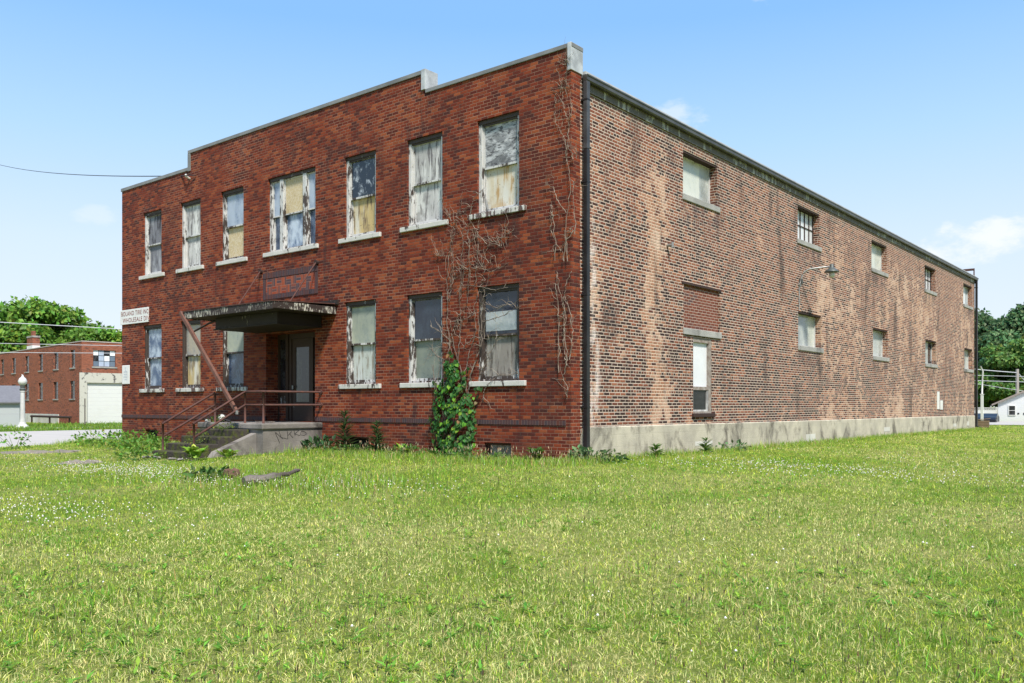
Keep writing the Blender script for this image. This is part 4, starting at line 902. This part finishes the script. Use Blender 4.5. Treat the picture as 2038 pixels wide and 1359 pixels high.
# ------------------------------------------------------------------ trees
def tree(name, x, y, H, Rr, nb, nl, ls, base, label, group, low=.25, blobs=None, ysq=1.0):
    z0 = -.5; o = empty(name, (x,y,z0)); tag(o, label, 'tree', group)
    t = MB(); t.tube([(0,0,-.2),(.1,.05,H*.2),(0,.1,H*.42),(.2,0,H*.7)], [H*.032,H*.026,H*.02,H*.008], 9)
    B = []
    for k in range(nb):
        a = rng.random()*6.28; q = rng.random()**.6; zz = low+(1-low)*rng.random(); rad = Rr*math.sqrt(max(.05, 1-((zz-.50)/.56)**2)) * q
        B.append((rad*math.cos(a), rad*math.sin(a)*ysq, H*zz*.93, Rr*rng.uniform(.20,.34)))
    for bx, by, bz, br in B[:9]: t.tube([(0,.05,H*.3),(bx*.5,by*.5,bz*.8),(bx,by,bz)], [H*.012,H*.008,H*.003], 5)
    t.build('trunk', BARK, o)
    VV, TT, CC, off = [], [], [], 0
    per = nl//nb
    for bx, by, bz, br in B:
        d = unit(rng.standard_normal((per,3))); d[:,2] = np.abs(d[:,2])*1.0-.35*(rng.random(per)<.5); d = unit(d)
        Pp = np.array([bx,by,bz])+d*br*rng.uniform(.55,1.12,(per,1))*np.array([1.15,1.15,.78]); A = unit(d*.5+rng.standard_normal((per,3))*.7+np.array([0,0,-.35])); Nn = unit(d+.45*rng.standard_normal((per,3))+np.array([0,0,.4])); Nn = unit(Nn-A*(A*Nn).sum(1)[:,None]); Ln = ls*rng.uniform(.6,1.4,per)
        cc = vary(np.array(base)*np.exp(.18*rng.standard_normal()), per, .25); V,T_,C = leaves_np(Pp, A, Nn, Ln, Ln*.7, cc); VV.append(V); TT.append(T_+off); CC.append(C); off += len(V)
    np_mesh('crown', np.concatenate(VV), np.concatenate(TT), LEAF, o, np.concatenate(CC)); return o
LG = 'trees behind the left warehouse'; RG = 'trees behind the white house'
BG = (.11,.22,.028)
tree('leafy_tree', -96.5, 29.5, 12.9, 7.0, 50, 30000, .50, BG, 'broad bright green tree behind the warehouse corner', LG)
tree('leafy_tree', -89.0, 33.0, 10.0, 5.2, 34, 20000, .48, BG, 'lower rounded tree at the right end behind the warehouse', LG)
tree('leafy_tree', -104.0, 20.5, 13.4, 5.2, 30, 18000, .48, (.10,.21,.03), 'tall tree at the photo left edge behind the chimney', LG)
tree('leafy_tree', -94.0, 22.5, 9.0, 4.2, 24, 9000, .55, (.115,.23,.028), 'low bushy tree just left of the warehouse chimney', LG)
DG = (.095,.172,.070)
tree('leafy_tree', -11.5, 88.0, 11.2, 5.4, 36, 24000, .42, DG, 'dark tree right beside the far building corner', RG)
tree('leafy_tree', -4.5, 86.5, 11.4, 5.2, 36, 24000, .42, DG, 'tall dark green tree behind the white house gable', RG)
tree('leafy_tree', -5.2, 77.0, 7.4, 3.4, 28, 18000, .36, (.12,.22,.05), 'shorter lighter green tree before the tall dark trees', RG)
tree('leafy_tree', -8.0, 78.5, 5.0, 2.6, 20, 8000, .42, (.13,.25,.04), 'small bright tree behind the white fence', RG, low=.1)
tree('leafy_tree', 4.0, 93.0, 12.0, 6.5, 36, 20000, .45, DG, 'tall dark tree at the photo right edge', RG)

# ------------------------------------------------------------------ warehouse on the left
wh = empty('brick_warehouse', (-57.42,16.75,-.52), R(83.44-90)); tag(wh, 'far two storey orange brick warehouse with slit windows and a white roller door', 'building')
# local: +y along the right face, -x along the long face
HT = 6.32; LEN, DEP = 40, 24
UPW = [(.06+q, w) for q, w in ()]
lw_u = [(1.52,2.60),(5.50,6.67),(9.58,10.69),(13.48,14.59),(17.5,18.69),(21.4,22.45),(25.4,26.5),(29.4,30.5)]; lw_l = [(1.57,2.75),(5.59,6.77),(9.58,10.79),(13.5,14.78),(17.5,18.69),(21.4,22.45)]
OP = [(-b,-a,4.40,5.78) for a,b in lw_u] + [(-b,-a,1.98,3.36) for a,b in lw_l]
mb = MB(); us = sorted({-LEN,0,*[c for r in OP for c in r[:2]]}); vz = sorted({-.3,HT,*[c for r in OP for c in r[2:]]})
wall_grid(mb, us, vz, lambda u, v: not inside(u, v, OP), PF)
for r in OP: reveals(mb, r, .18, PF)
PR = lambda u, v, d: (-d, u, v)
OR = [(.83,2.50,4.46,5.72),(.40,5.4,-.3,3.20)]
us = sorted({0,DEP,*[c for r in OR for c in r[:2]]}); vz = sorted({-.3,HT,*[c for r in OR for c in r[2:]]})
wall_grid(mb, us, vz, lambda u, v: not inside(u, v, OR), PR)
for r in OR: reveals(mb, r, .2, PR)
mb.poly([(0,DEP,-.3),(-LEN,DEP,-.3),(-LEN,DEP,HT),(0,DEP,HT)]); mb.poly([(-LEN,DEP,-.3),(-LEN,0,-.3),(-LEN,0,HT),(-LEN,DEP,HT)]); mb.poly([(-LEN,0,HT-.02),(0,0,HT-.02),(0,DEP,HT-.02),(-LEN,DEP,HT-.02)])
mb.build('wall', BR_FAR, wh)
mb = MB(); mb.box(-LEN-.03,.03,-.03,.25,HT,HT+.07); mb.box(-.25,.03,.25,DEP,HT,HT+.07); mb.build('coping', plain('warehouse_coping', (.42,.36,.33), .8), wh)
for (a,b,c,d) in OP:
    w = box('window', G_BLACK, wh, a, b, .10, .13, c, d); fr = MB(); fr.box(a+.35,a+.39,.08,.10,c,d)
    for k in range(1,4): fr.box(a,b,.085,.099,c+(d-c)*k/4-.02,c+(d-c)*k/4+.02)
    fr.build('frame', PEEL_HI, w); box('sill', CONC_SILL, w, a-.08, b+.08, -.05, .08, c-.10, c-.004)
a,b,c,d = OR[0]; w = box('window', G_BLACK, wh, -.15,-.12,a,b,c,d)
pm = [plain('pane_white', (.75,.77,.80), .3, var=.1), plain('pane_pale_blue', (.36,.42,.52), .3, var=.2), G_BLACK, plain('pane_slate', (.13,.17,.22), .25, var=.2)]
pat = [[3,1,1,3],[2,1,1,3],[0,1,2,0]]
for j in range(3):
    for i in range(4): ya, yb = a+(b-a)*i/4, a+(b-a)*(i+1)/4; za, zb = c+(d-c)*j/3, c+(d-c)*(j+1)/3; box('pane', pm[pat[j][i]] if (i,j)!=(2,1) else pm[0], w, -.12,-.10,ya+.02,yb-.02,za+.02,zb-.02)
box('sill', CONC_SILL, w, -.08,.05,a-.1,b+.1,c-.12,c-.004)
sr = MB(); sr.box(-.02,.05,-.16,.38,-.2,3.96); sr.box(-.02,.05,.381,6.2,3.20,3.96); sr.build('door_surround', SURR, wh)
box('roller_door', ROLLUP, wh, -.15,-.10,.40,5.4,-.25,3.20)
ch = box('chimney', BR_FAR, wh, -14.4,-12.8,.10,.68,HT+.01,HT+1.05); box('chimney_cap', CONC_SILL, ch, -14.45,-12.75,.07,.71,HT+1.05,HT+1.2); box('chimney_base', WHITE, ch, -14.43,-12.77,.085,.695,HT+.005,HT+.35); box('flue_pot', BR_FAR, ch, -13.9,-13.4,.28,.52,HT+1.2,HT+1.65)
box('foundation', CONC_PATCH, wh, -14.6,-5.3,-.06,-.01,-.3,.75)
pr = MB(); pr.tube([(-11.0,-.5,.55),(-.9,-.5,.55)], .09, 8); gr = pr.build('guard_rail', STEEL); gr.parent = None; gr.matrix_world = Matrix.Translation((-57.42,16.75,-.52)) @ Matrix.Rotation(R(83.44-90),4,'Z'); tag(gr, 'dark horizontal pipe rail along the warehouse foot', 'rail')
for x in (-10.8,-6,-1.2): MB().tube([(x,-.5,-.05),(x,-.5,.55)], .07, 6).build('post', STEEL, gr)
# thin marker pole by the roller door
pl = MB(); pl.tube([(0,0,0),(0,0,1.95)], .035, 6); o = pl.build('marker_pole', STEEL); o.location = (-51.15,14.13,-.53); tag(o, 'thin dark pole standing by the white roller door', 'pole')
# shed
sh = empty('garden_shed', (-52.5,10.44,-.5), R(67.5)); tag(sh, 'pale grey shed with a dark shingle roof at the far left', 'shed')
box('wall', SHEDSIDE, sh, -6,0,0,4,0,1.62)
m = MB(); m.obox((-6.2,-.22,1.58),(6.30,0,0),(-.0,2.3,1.12),(0,0,.10)); m.obox((-6.2,4.22,1.58),(6.42,0,0),(0,-2.15,1.08),(0,0,.10)); m.build('roof', SHINGLE, sh)
for gx in (-.01,-5.99):
    m = MB(); m.poly([(gx,0,1.62),(gx,4,1.62),(gx,2,2.66)]); m.build('gable', SHEDSIDE, sh)
box('door', WHITE, sh, -5.2,-2.6,-.03,-.002,.05,1.4)
# street lamp
sp = empty('street_lamp', (-50.2,9.73,-.48)); tag(sp, 'short white street lamp post with a globe beyond the street', 'street lamp')
MB().lathe((0,0,0), [(.42,0),(.38,.06),(.23,.2),(.17,.36),(.15,.6),(.125,2.28),(.16,2.30),(.16,2.36)], 14).build('post', LAMPPOST, sp, smooth=False)
MB().lathe((0,0,2.36), [(.15,0),(.17,.06),(.20,.10),(.13,.18),(.16,.34)], 14).build('collar', LAMP, sp); MB().lathe((0,0,2.70), [(.12,0),(.24,.14),(.27,.28),(.20,.46),(.08,.56),(.05,.66),(.02,.70)], 16).build('globe', BULB, sp, smooth=True)

# ------------------------------------------------------------------ right background
hs = empty('white_house', (-3.45,60.84,-.5), R(10)); tag(hs, 'white sided bungalow gable end with a brown roof beyond the far street', 'house')
m = MB(); W_, Dp, E_, RG_ = 9.0, 9, 1.60, 3.75
m.poly([(0,0,0),(W_,0,0),(W_,0,E_),(W_/2,0,RG_),(0,0,E_)]); m.poly([(0,Dp,0),(0,0,0),(0,0,E_),(0,Dp,E_)]); m.poly([(W_,0,0),(W_,Dp,0),(W_,Dp,E_),(W_,0,E_)]); m.poly([(W_,Dp,0),(0,Dp,0),(0,Dp,E_),(W_/2,Dp,RG_),(W_,Dp,E_)]); m.build('wall', SIDING, hs)
m = MB(); m.obox((-.42,-.22,E_-.19),(W_/2+.42,0,RG_-E_+.21),(0,Dp+.4,0),(0,0,.13)); m.obox((W_+.42,-.22,E_-.19),(-W_/2-.42,0,RG_-E_+.21),(0,Dp+.4,0),(0,0,.13)); m.build('roof', SHINGLE_BR, hs)
w = box('window', G_BLACK, hs, .73,1.12,-.03,.02,.72,1.40); m = MB(); m.box(.68,.73,-.05,.01,.67,1.45); m.box(1.12,1.17,-.05,.01,.67,1.45); m.box(.73,1.12,-.05,.01,.67,.72); m.box(.73,1.12,-.05,.01,1.40,1.45); m.box(.73,1.12,-.045,.01,1.04,1.07); m.build('frame', WHITE, w)
box('vent', G_BLACK, hs, 1.28,1.40,-.03,.02,.78,.88); box('vent', G_BLACK, hs, 1.66,1.84,-.03,.02,.74,.88); box('vent', HUB, hs, 1.9,2.15,-.03,.02,1.95,2.4)
fe = empty('picket_fence', (-7.2,69.3,-.5), R(39)); tag(fe, 'white board fence with a lattice top beside the house', 'fence')
m = MB(); 
for k in range(24): m.box(.10*k,.10*k+.092,0,.02,.1,1.0)
m.build('boards', SIDING, fe); m = MB(); m.box(0,2.4,-.01,.03,1.0,1.04); m.box(0,2.4,-.01,.03,1.20,1.25)
for k in range(16): m.obox((.15*k,0,1.04),(.03,0,0),(0,.015,0),(.12,0,.16)); m.obox((.15*k+.12,.016,1.04),(.03,0,0),(0,.012,0),(-.12,0,.16))
m.build('lattice', WHITE, fe); m = MB()
for x in (-.06,1.2,2.4): m.box(x,x+.09,-.03,.06,0,1.3)
m.build('posts', WHITE, fe)
ca = empty('parked_car', (-3.6,57.0,-.5), R(97)); tag(ca, 'dark blue parked car half hidden behind the building corner', 'car')
prof = [(-2.1,.25),(-2.15,.55),(-1.9,.72),(-1.2,.80),(-.6,1.02),(.5,1.04),(1.25,.84),(2.0,.74),(2.15,.5),(2.1,.25)]
m = MB(); m.poly([(x,-.8,z*.82) for x,z in prof]); m.poly([(x,.8,z*.82) for x,z in reversed(prof)])
for i in range(len(prof)): (xa,za),(xb,zb) = prof[i], prof[(i+1)%len(prof)]; m.poly([(xa,.8,za*.82),(xb,.8,zb*.82),(xb,-.8,zb*.82),(xa,-.8,za*.82)])
m.build('body', CARPAINT, ca, bevel=.04)
m = MB(); m.poly([(-1.0,-.806,.68),(.95,-.806,.70),(.45,-.806,.81),(-.55,-.806,.80)][::-1]); m.build('side_window', G_BLACK, ca)
for x in (-1.3,1.3):
    for y in (-.82,.66): t = MB().tube([(x,y,.30),(x,y+.16,.30)], .30, 16).build('wheel', TYRE, ca); MB().tube([(x,y-.005,.30),(x,y+.165,.30)], .17, 12).build('rim', HUB, t)
up_ = empty('utility_pole', (-3.4,68.6,-.5)); tag(up_, 'wooden utility pole rising behind the white house roof', 'utility pole')
MB().tube([(0,0,-.2),(0,0,4.45)], [.15,.12], 8).build('pole', POLEW, up_); MB().tube([(0,0,4.2),(1.5,1.25,1.9)], .028, 5).build('stay_wire', CABLEG, up_)
for zl, zr, r, lab in ((4.88,3.65,.035,'thick pale cable reaching the utility pole, uppermost on the right'),(3.7,3.2,.02,'thin cable second from the top on the utility pole'),(3.3,2.7,.024,'thin cable third from the top on the utility pole'),(4.0,.5,.02,'lowest cable slanting down behind the white house')):
    cable((-12,61.4,zl), (-3.4,68.55,zr) if zl > 4.5 else (6,76.3,zr), .12, r, CABLEG, lab)
wp = empty('meter_post', (-.95,42.05,-.5)); tag(wp, 'white post beside the far building corner', 'post')
MB().box(-.07,.07,-.05,.05,-.1,2.06).build('post', WHITE, wp, bevel=.01); MB().tube([(.0,0,2.06),(.02,0,3.0),(.05,-.05,3.4),(-.08,-.05,3.7)], .045, 8).build('weatherhead', LAMPPOST, wp, smooth=True); MB().box(-.1,.1,-.06,.06,2.06,2.10).build('cap', WHITE, wp)
wb = empty('wooden_box', (-.15,38.6,-.28), R(8)); tag(wb, 'brown timber box at the far building corner', 'box')
m = MB(); m.box(-.35,.18,-.3,.3,.0,.42); m.build('crate', WOODBOX, wb); m = MB()
for z in (.05,.18,.31): m.box(-.37,.20,-.32,-.302,z,z+.10); m.box(.182,.20,-.30,.3,z,z+.10)
m.build('slats', WOODBOX, wb); MB().obox((-.4,-.35,.425),(.65,0,.08),(0,.7,0),(0,0,.03)).build('lid', WOODBOX, wb)

# ------------------------------------------------------------------ grass
def vnoise(x, y, s, seed):
    """smooth value noise"""
    r = np.random.default_rng(seed).random((256,256)); x = x*s+37.3; y = y*s+91.7; i = np.floor(x).astype(int); j = np.floor(y).astype(int); u = x-i; v = y-j; u = u*u*(3-2*u); v = v*v*(3-2*v)
    g = lambda a, b: r[a & 255, b & 255]
    return (g(i,j)*(1-u)+g(i+1,j)*u)*(1-v)+(g(i,j+1)*(1-u)+g(i+1,j+1)*u)*v
def fbm(x, y, s, seed): return (vnoise(x,y,s,seed)+.5*vnoise(x,y,s*2.1,seed+1)+.25*vnoise(x,y,s*4.3,seed+2))/1.75
def dryness(x, y):
    """how strawy the lawn is: mown centre dry, green along the walls and at the left"""
    d = .30 + 2.1*(fbm(x,y,.30,5)-.5) + .9*(fbm(x,y,1.1,9)-.5)
    front = np.where((x<0.5)&(y<0), -y, 99); side = np.where((y>-.5)&(x>0), x, 99); near = np.minimum(front, side)
    d -= .75*np.exp(-np.maximum(near-1.0,0)/2.2)
    d += .42*np.exp(-(((x-1.2)/3.2)**2+((y+7.6)/1.8)**2)) + .25*np.exp(-(((x-5)/3)**2+((y+5)/2)**2))
    d -= .35*np.exp(-(((x+4)/3.5)**2+((y+8)/2.2)**2))
    return np.clip(d, 0, 1)
def in_building(x, y, m=.0): return (x > -BW-m) & (x < .04+m) & (y > -m) & (y < BL+m)
def on_hard(x, y): return ((x > -41) & (x < -19.8+.3*np.sin(y*1.3))) | ((y > 45.8+.25*np.sin(x*2)) & (y < 60)) | ((x > -10.3) & (x < -7.5) & (y > -1.8) & (y < 0)) | ((x > -9.65) & (x < -7.8) & (y > -3.3) & (y < -1.7))
def frustum(n, d0, d1, p, marg=.70):
    """random ground points in the wedge of lawn before the camera, thinning with distance"""
    e = 2-p; d = (d0**e+rng.random(n)*(d1**e-d0**e))**(1/e); l = rng.uniform(-marg, marg, n)*d
    return CAM[0]+FW[0]*d+RT[0]*l, CAM[1]+FW[1]*d+RT[1]*l, d
def blades(x, y, h, w, col, lean=.5, bend=.6):
    n = len(x); z = G(x,y)-.006; a = rng.random(n)*6.283; b = rng.random(n)*6.283; L_ = np.abs(rng.normal(0, lean, n)); sx, sy = np.cos(a)*w*.5, np.sin(a)*w*.5; lx, ly = np.cos(b)*L_*h, np.sin(b)*L_*h
    hz = h/np.sqrt(1+L_*L_); B = np.stack([x,y,z],1)
    v0 = B+np.stack([-sx,-sy,0*z],1); v1 = B+np.stack([sx,sy,0*z],1); M = B+np.stack([lx*.35,ly*.35,hz*.58],1); v2 = M+np.stack([sx,sy,0*z],1)*.8; v3 = M-np.stack([sx,sy,0*z],1)*.8; v4 = B+np.stack([lx*(1+bend*.3),ly*(1+bend*.3),hz],1)
    V = np.stack([v0,v1,v2,v3,v4],1).reshape(-1,3); i = np.arange(n)*5; T_ = np.concatenate([np.stack([i,i+1,i+2],1),np.stack([i,i+2,i+3],1),np.stack([i+3,i+2,i+4],1)]); return V, T_, np.repeat(col,5,0)
def lawncol(x, y, n):
    d = dryness(x,y); r = rng.random(n); dry = r < (d*.55+.05)
    c = vary((.245,.355,.028), n, .34, .09); lt = rng.random(n) < .36; c[lt] = vary((.52,.60,.085), lt.sum(), .2, .06); dg = rng.random(n) < .16*(1.4-d); c[dg] = vary((.085,.170,.016), dg.sum(), .25)
    pt = (fbm(x,y,1.5,91)+.18*rng.standard_normal(n)) > .62; c[pt] = vary((.14,.285,.022), pt.sum(), .25)
    c[dry] = vary((.66,.61,.25), dry.sum(), .22, .04); return c, d
N1 = 860000
x, y, d = frustum(N1, 2.1, 62, 1.75, .92); ok = ~in_building(x,y,.02) & ~on_hard(x,y) & (x > -60); x, y, d = x[ok], y[ok], d[ok]
c, dr_ = lawncol(x,y,len(x)); grow = .70+.6*fbm(x,y,.9,21)+.45*(fbm(x,y,1.5,91)>.6)
q = 900; tx, ty, td = frustum(q, 3.1, 26, 1.1); tx = np.repeat(tx,22)+rng.normal(0,.035,q*22); ty = np.repeat(ty,22)+rng.normal(0,.035,q*22); ok = ~in_building(tx,ty,.05) & ~on_hard(tx,ty); tx, ty = tx[ok], ty[ok]
tc = vary((.15,.31,.024), len(tx), .3); k = rng.random(len(tx))<.15; tc[k] = vary((.5,.48,.18), k.sum(), .2)
h = rng.gamma(5,.0043,len(x))*grow*(1+.010*d)*(1.1-.25*dr_)+.012; w = (.0029+.0022*rng.random(len(x)))*np.sqrt(np.maximum(d,4)/4.5)*(1+.012*np.maximum(d-8,0))
V,T_,C = blades(x,y,h,w,c,1.15); V2,T2,C2 = blades(tx,ty,rng.gamma(6,.0105,len(tx)),rng.uniform(.003,.006,len(tx)),tc,.7); T_ = np.concatenate([T_,T2+len(V)]); V = np.concatenate([V,V2]); C = np.concatenate([C,C2]); tag(np_mesh('lawn_grass', V, T_, BLADE, None, C), 'mown lawn of green and straw coloured grass blades', 'grass', kind='stuff')
# rank unmown grass at the wall feet and by the log
n = 42000
x = np.concatenate([rng.uniform(-19.5,.8,26000), rng.uniform(.03,.8,9000), rng.normal(-2.2,1.5,7000)]); y = np.concatenate([-np.abs(rng.normal(0,.75,26000))-.02, rng.uniform(-.6,35.5,9000), rng.normal(-5.2,.6,7000)])
ok = ~in_building(x,y,.015) & ~on_hard(x,y); x, y = x[ok], y[ok]; n = len(x)
c = vary((.16,.275,.026), n, .3); k = rng.random(n) < .25; c[k] = vary((.40,.36,.17), k.sum(), .2); k = rng.random(n) < .2; c[k] = vary((.28,.42,.045), k.sum(), .2)
sideb = x > .02; h = rng.gamma(5,.016,n)*np.where(sideb,1.05,np.where((x>-7)&(y>-.9),.8,1.15))*(.6+.8*fbm(x,y,1.3,33)); V,T_,C = blades(x,y,h+.03,rng.uniform(.006,.012,n),c,.42,1.0); tag(np_mesh('tall_grass', V, T_, BLADE, None, C), 'rank unmown grass along the wall feet and around the log', 'grass', kind='stuff')
# low leafy ground cover (dock, plantain, clover leaves)
n = 4200; x, y, d = frustum(n, 3.0, 30, 1.25); k0 = fbm(x,y,.8,77); ok = ~in_building(x,y,.05) & ~on_hard(x,y) & (k0+.12*rng.random(n) > .56); x, y, d = x[ok], y[ok], d[ok]; n = len(x); rep = 5
X = np.repeat(x,rep)+rng.normal(0,.02,n*rep); Yv = np.repeat(y,rep)+rng.normal(0,.02,n*rep); az = rng.random(n*rep)*6.28; A = unit(np.stack([np.cos(az),np.sin(az),.25+.6*rng.random(n*rep)],1)); Nn = unit(np.cross(A, np.stack([-np.sin(az),np.cos(az),0*az],1))); Nn *= np.sign(Nn[:,2:3]+1e-6)
Ln = rng.uniform(.035,.085,n*rep); V,T_,C = leaves_np(np.stack([X,Yv,G(X,Yv)+.012],1), A, Nn, Ln, Ln*.30, vary((.14,.28,.03), n*rep, .28)); tag(np_mesh('broadleaf_weeds', V, T_, LEAF, None, C), 'dark green rosettes of broad leaved weeds scattered through the lawn', 'weeds', kind='stuff')
# clover flowers
cl = [(-5.8,-5.7,1.5,.45,520),(-1.6,-9.0,1.3,.45,300),(4.3,2.1,1.6,.7,420),(-3.0,-5.8,1.2,.5,220),(-.8,-5.2,1.6,.5,200),(2.8,.2,1.2,.5,120),(7.5,6.5,3.0,2.0,260),(-8.6,-5.5,2.2,.8,200)]
xx = [np.concatenate([rng.normal(a,s,n) for a,b,s,t,n in cl]), np.concatenate([rng.normal(b,t,n) for a,b,s,t,n in cl])]
x, y, d = frustum(260, 3.2, 30, 1.0); x = np.concatenate([xx[0],x]); y = np.concatenate([xx[1],y]); ok = ~in_building(x,y,.05) & ~on_hard(x,y); x, y = x[ok], y[ok]; n = len(x)
o8 = np.array([[1,0,0],[-1,0,0],[0,1,0],[0,-1,0],[0,0,.9],[0,0,-.9]]); t8 = np.array([[0,2,4],[2,1,4],[1,3,4],[3,0,4],[2,0,5],[1,2,5],[3,1,5],[0,3,5]])
P0 = np.stack([x,y,G(x,y)+rng.uniform(.05,.10,n)],1); V = (P0[:,None]+o8[None]*rng.uniform(.006,.013,(n,1,1))).reshape(-1,3); T_ = (np.arange(n)[:,None,None]*6+t8[None]).reshape(-1,3)
tag(np_mesh('clover_flowers', V, T_, plain('clover_white', (.72,.69,.62), .8, var=.2), None), 'small white clover blossoms scattered over the lawn', 'flowers', kind='stuff')
# plantain and grass seed stalks
n = 3200; x, y, d = frustum(n, 3.3, 22, 1.25); ok = ~in_building(x,y,.1) & ~on_hard(x,y) & (fbm(x,y,.5,55) > .42); x, y = x[ok], y[ok]; n = len(x); h = rng.uniform(.08,.21,n); lx, ly = rng.normal(0,.022,n), rng.normal(0,.022,n); z = G(x,y)
V = []; T_ = []; cs = []
tri = np.array([[0,1,4],[0,4,3],[1,2,5],[1,5,4],[2,0,3],[2,3,5]])
def prism(B, Tp, r0, r1):
    ang = np.array([0,2.094,4.189]); ring = np.stack([np.cos(ang),np.sin(ang),0*ang],1)
    return np.concatenate([B[:,None]+ring[None]*r0, Tp[:,None]+ring[None]*r1],1)
B = np.stack([x,y,z],1); Tp = np.stack([x+lx,y+ly,z+h],1); H2 = Tp+np.stack([lx*.12,ly*.12,.022+0*h],1)
Vs = prism(B,Tp,.0016,.0013).reshape(-1,3); Vh = prism(Tp,H2,.0042,.0026).reshape(-1,3); Ts = (np.arange(n)[:,None,None]*6+tri[None]).reshape(-1,3)
Cs = np.repeat(vary((.13,.19,.05),n,.2),6,0); Ch = np.repeat(vary((.11,.088,.05),n,.3),6,0)
tag(np_mesh('plantain_stalks', np.concatenate([Vs,Vh]), np.concatenate([Ts,Ts+len(Vs)]), BLADE, None, np.concatenate([Cs,Ch])), 'thin seed stalks with dark heads standing above the lawn', 'stalks', kind='stuff')
# pale grass seed heads along the front wall
n = 320; x = rng.uniform(-9,1.0,n); y = -np.abs(rng.normal(.3,.5,n))-.1; ok = ~on_hard(x,y); x, y = x[ok], y[ok]; n = len(x); h = rng.uniform(.10,.27,n); z = G(x,y); lx, ly = rng.normal(0,.05,n), rng.normal(0,.05,n)
B = np.stack([x,y,z],1); Tp = np.stack([x+lx,y+ly,z+h],1); H2 = Tp+np.stack([lx*.2,ly*.2,.05+0*h],1)
Vs = prism(B,Tp,.0016,.0012).reshape(-1,3); Vh = prism(Tp,H2,.006,.002).reshape(-1,3); Ts = (np.arange(n)[:,None,None]*6+tri[None]).reshape(-1,3)
tag(np_mesh('grass_seed_heads', np.concatenate([Vs,Vh]), np.concatenate([Ts,Ts+len(Vs)]), BLADE, None, np.concatenate([np.repeat(vary((.30,.30,.12),n,.2),6,0), np.repeat(vary((.50,.44,.27),n,.2),6,0)])), 'pale grass seed heads standing along the front wall', 'grass', kind='stuff')
# verge across the street
n = 30000; x = rng.uniform(-58,-41,n); y = rng.uniform(-12,24,n); c = vary((.14,.24,.03), n, .25); V,T_,C = blades(x,y,rng.gamma(5,.03,n),rng.uniform(.03,.06,n),c,.6); tag(np_mesh('verge_grass', V, T_, BLADE, None, C), 'grass verge across the street before the warehouse', 'grass', kind='stuff')
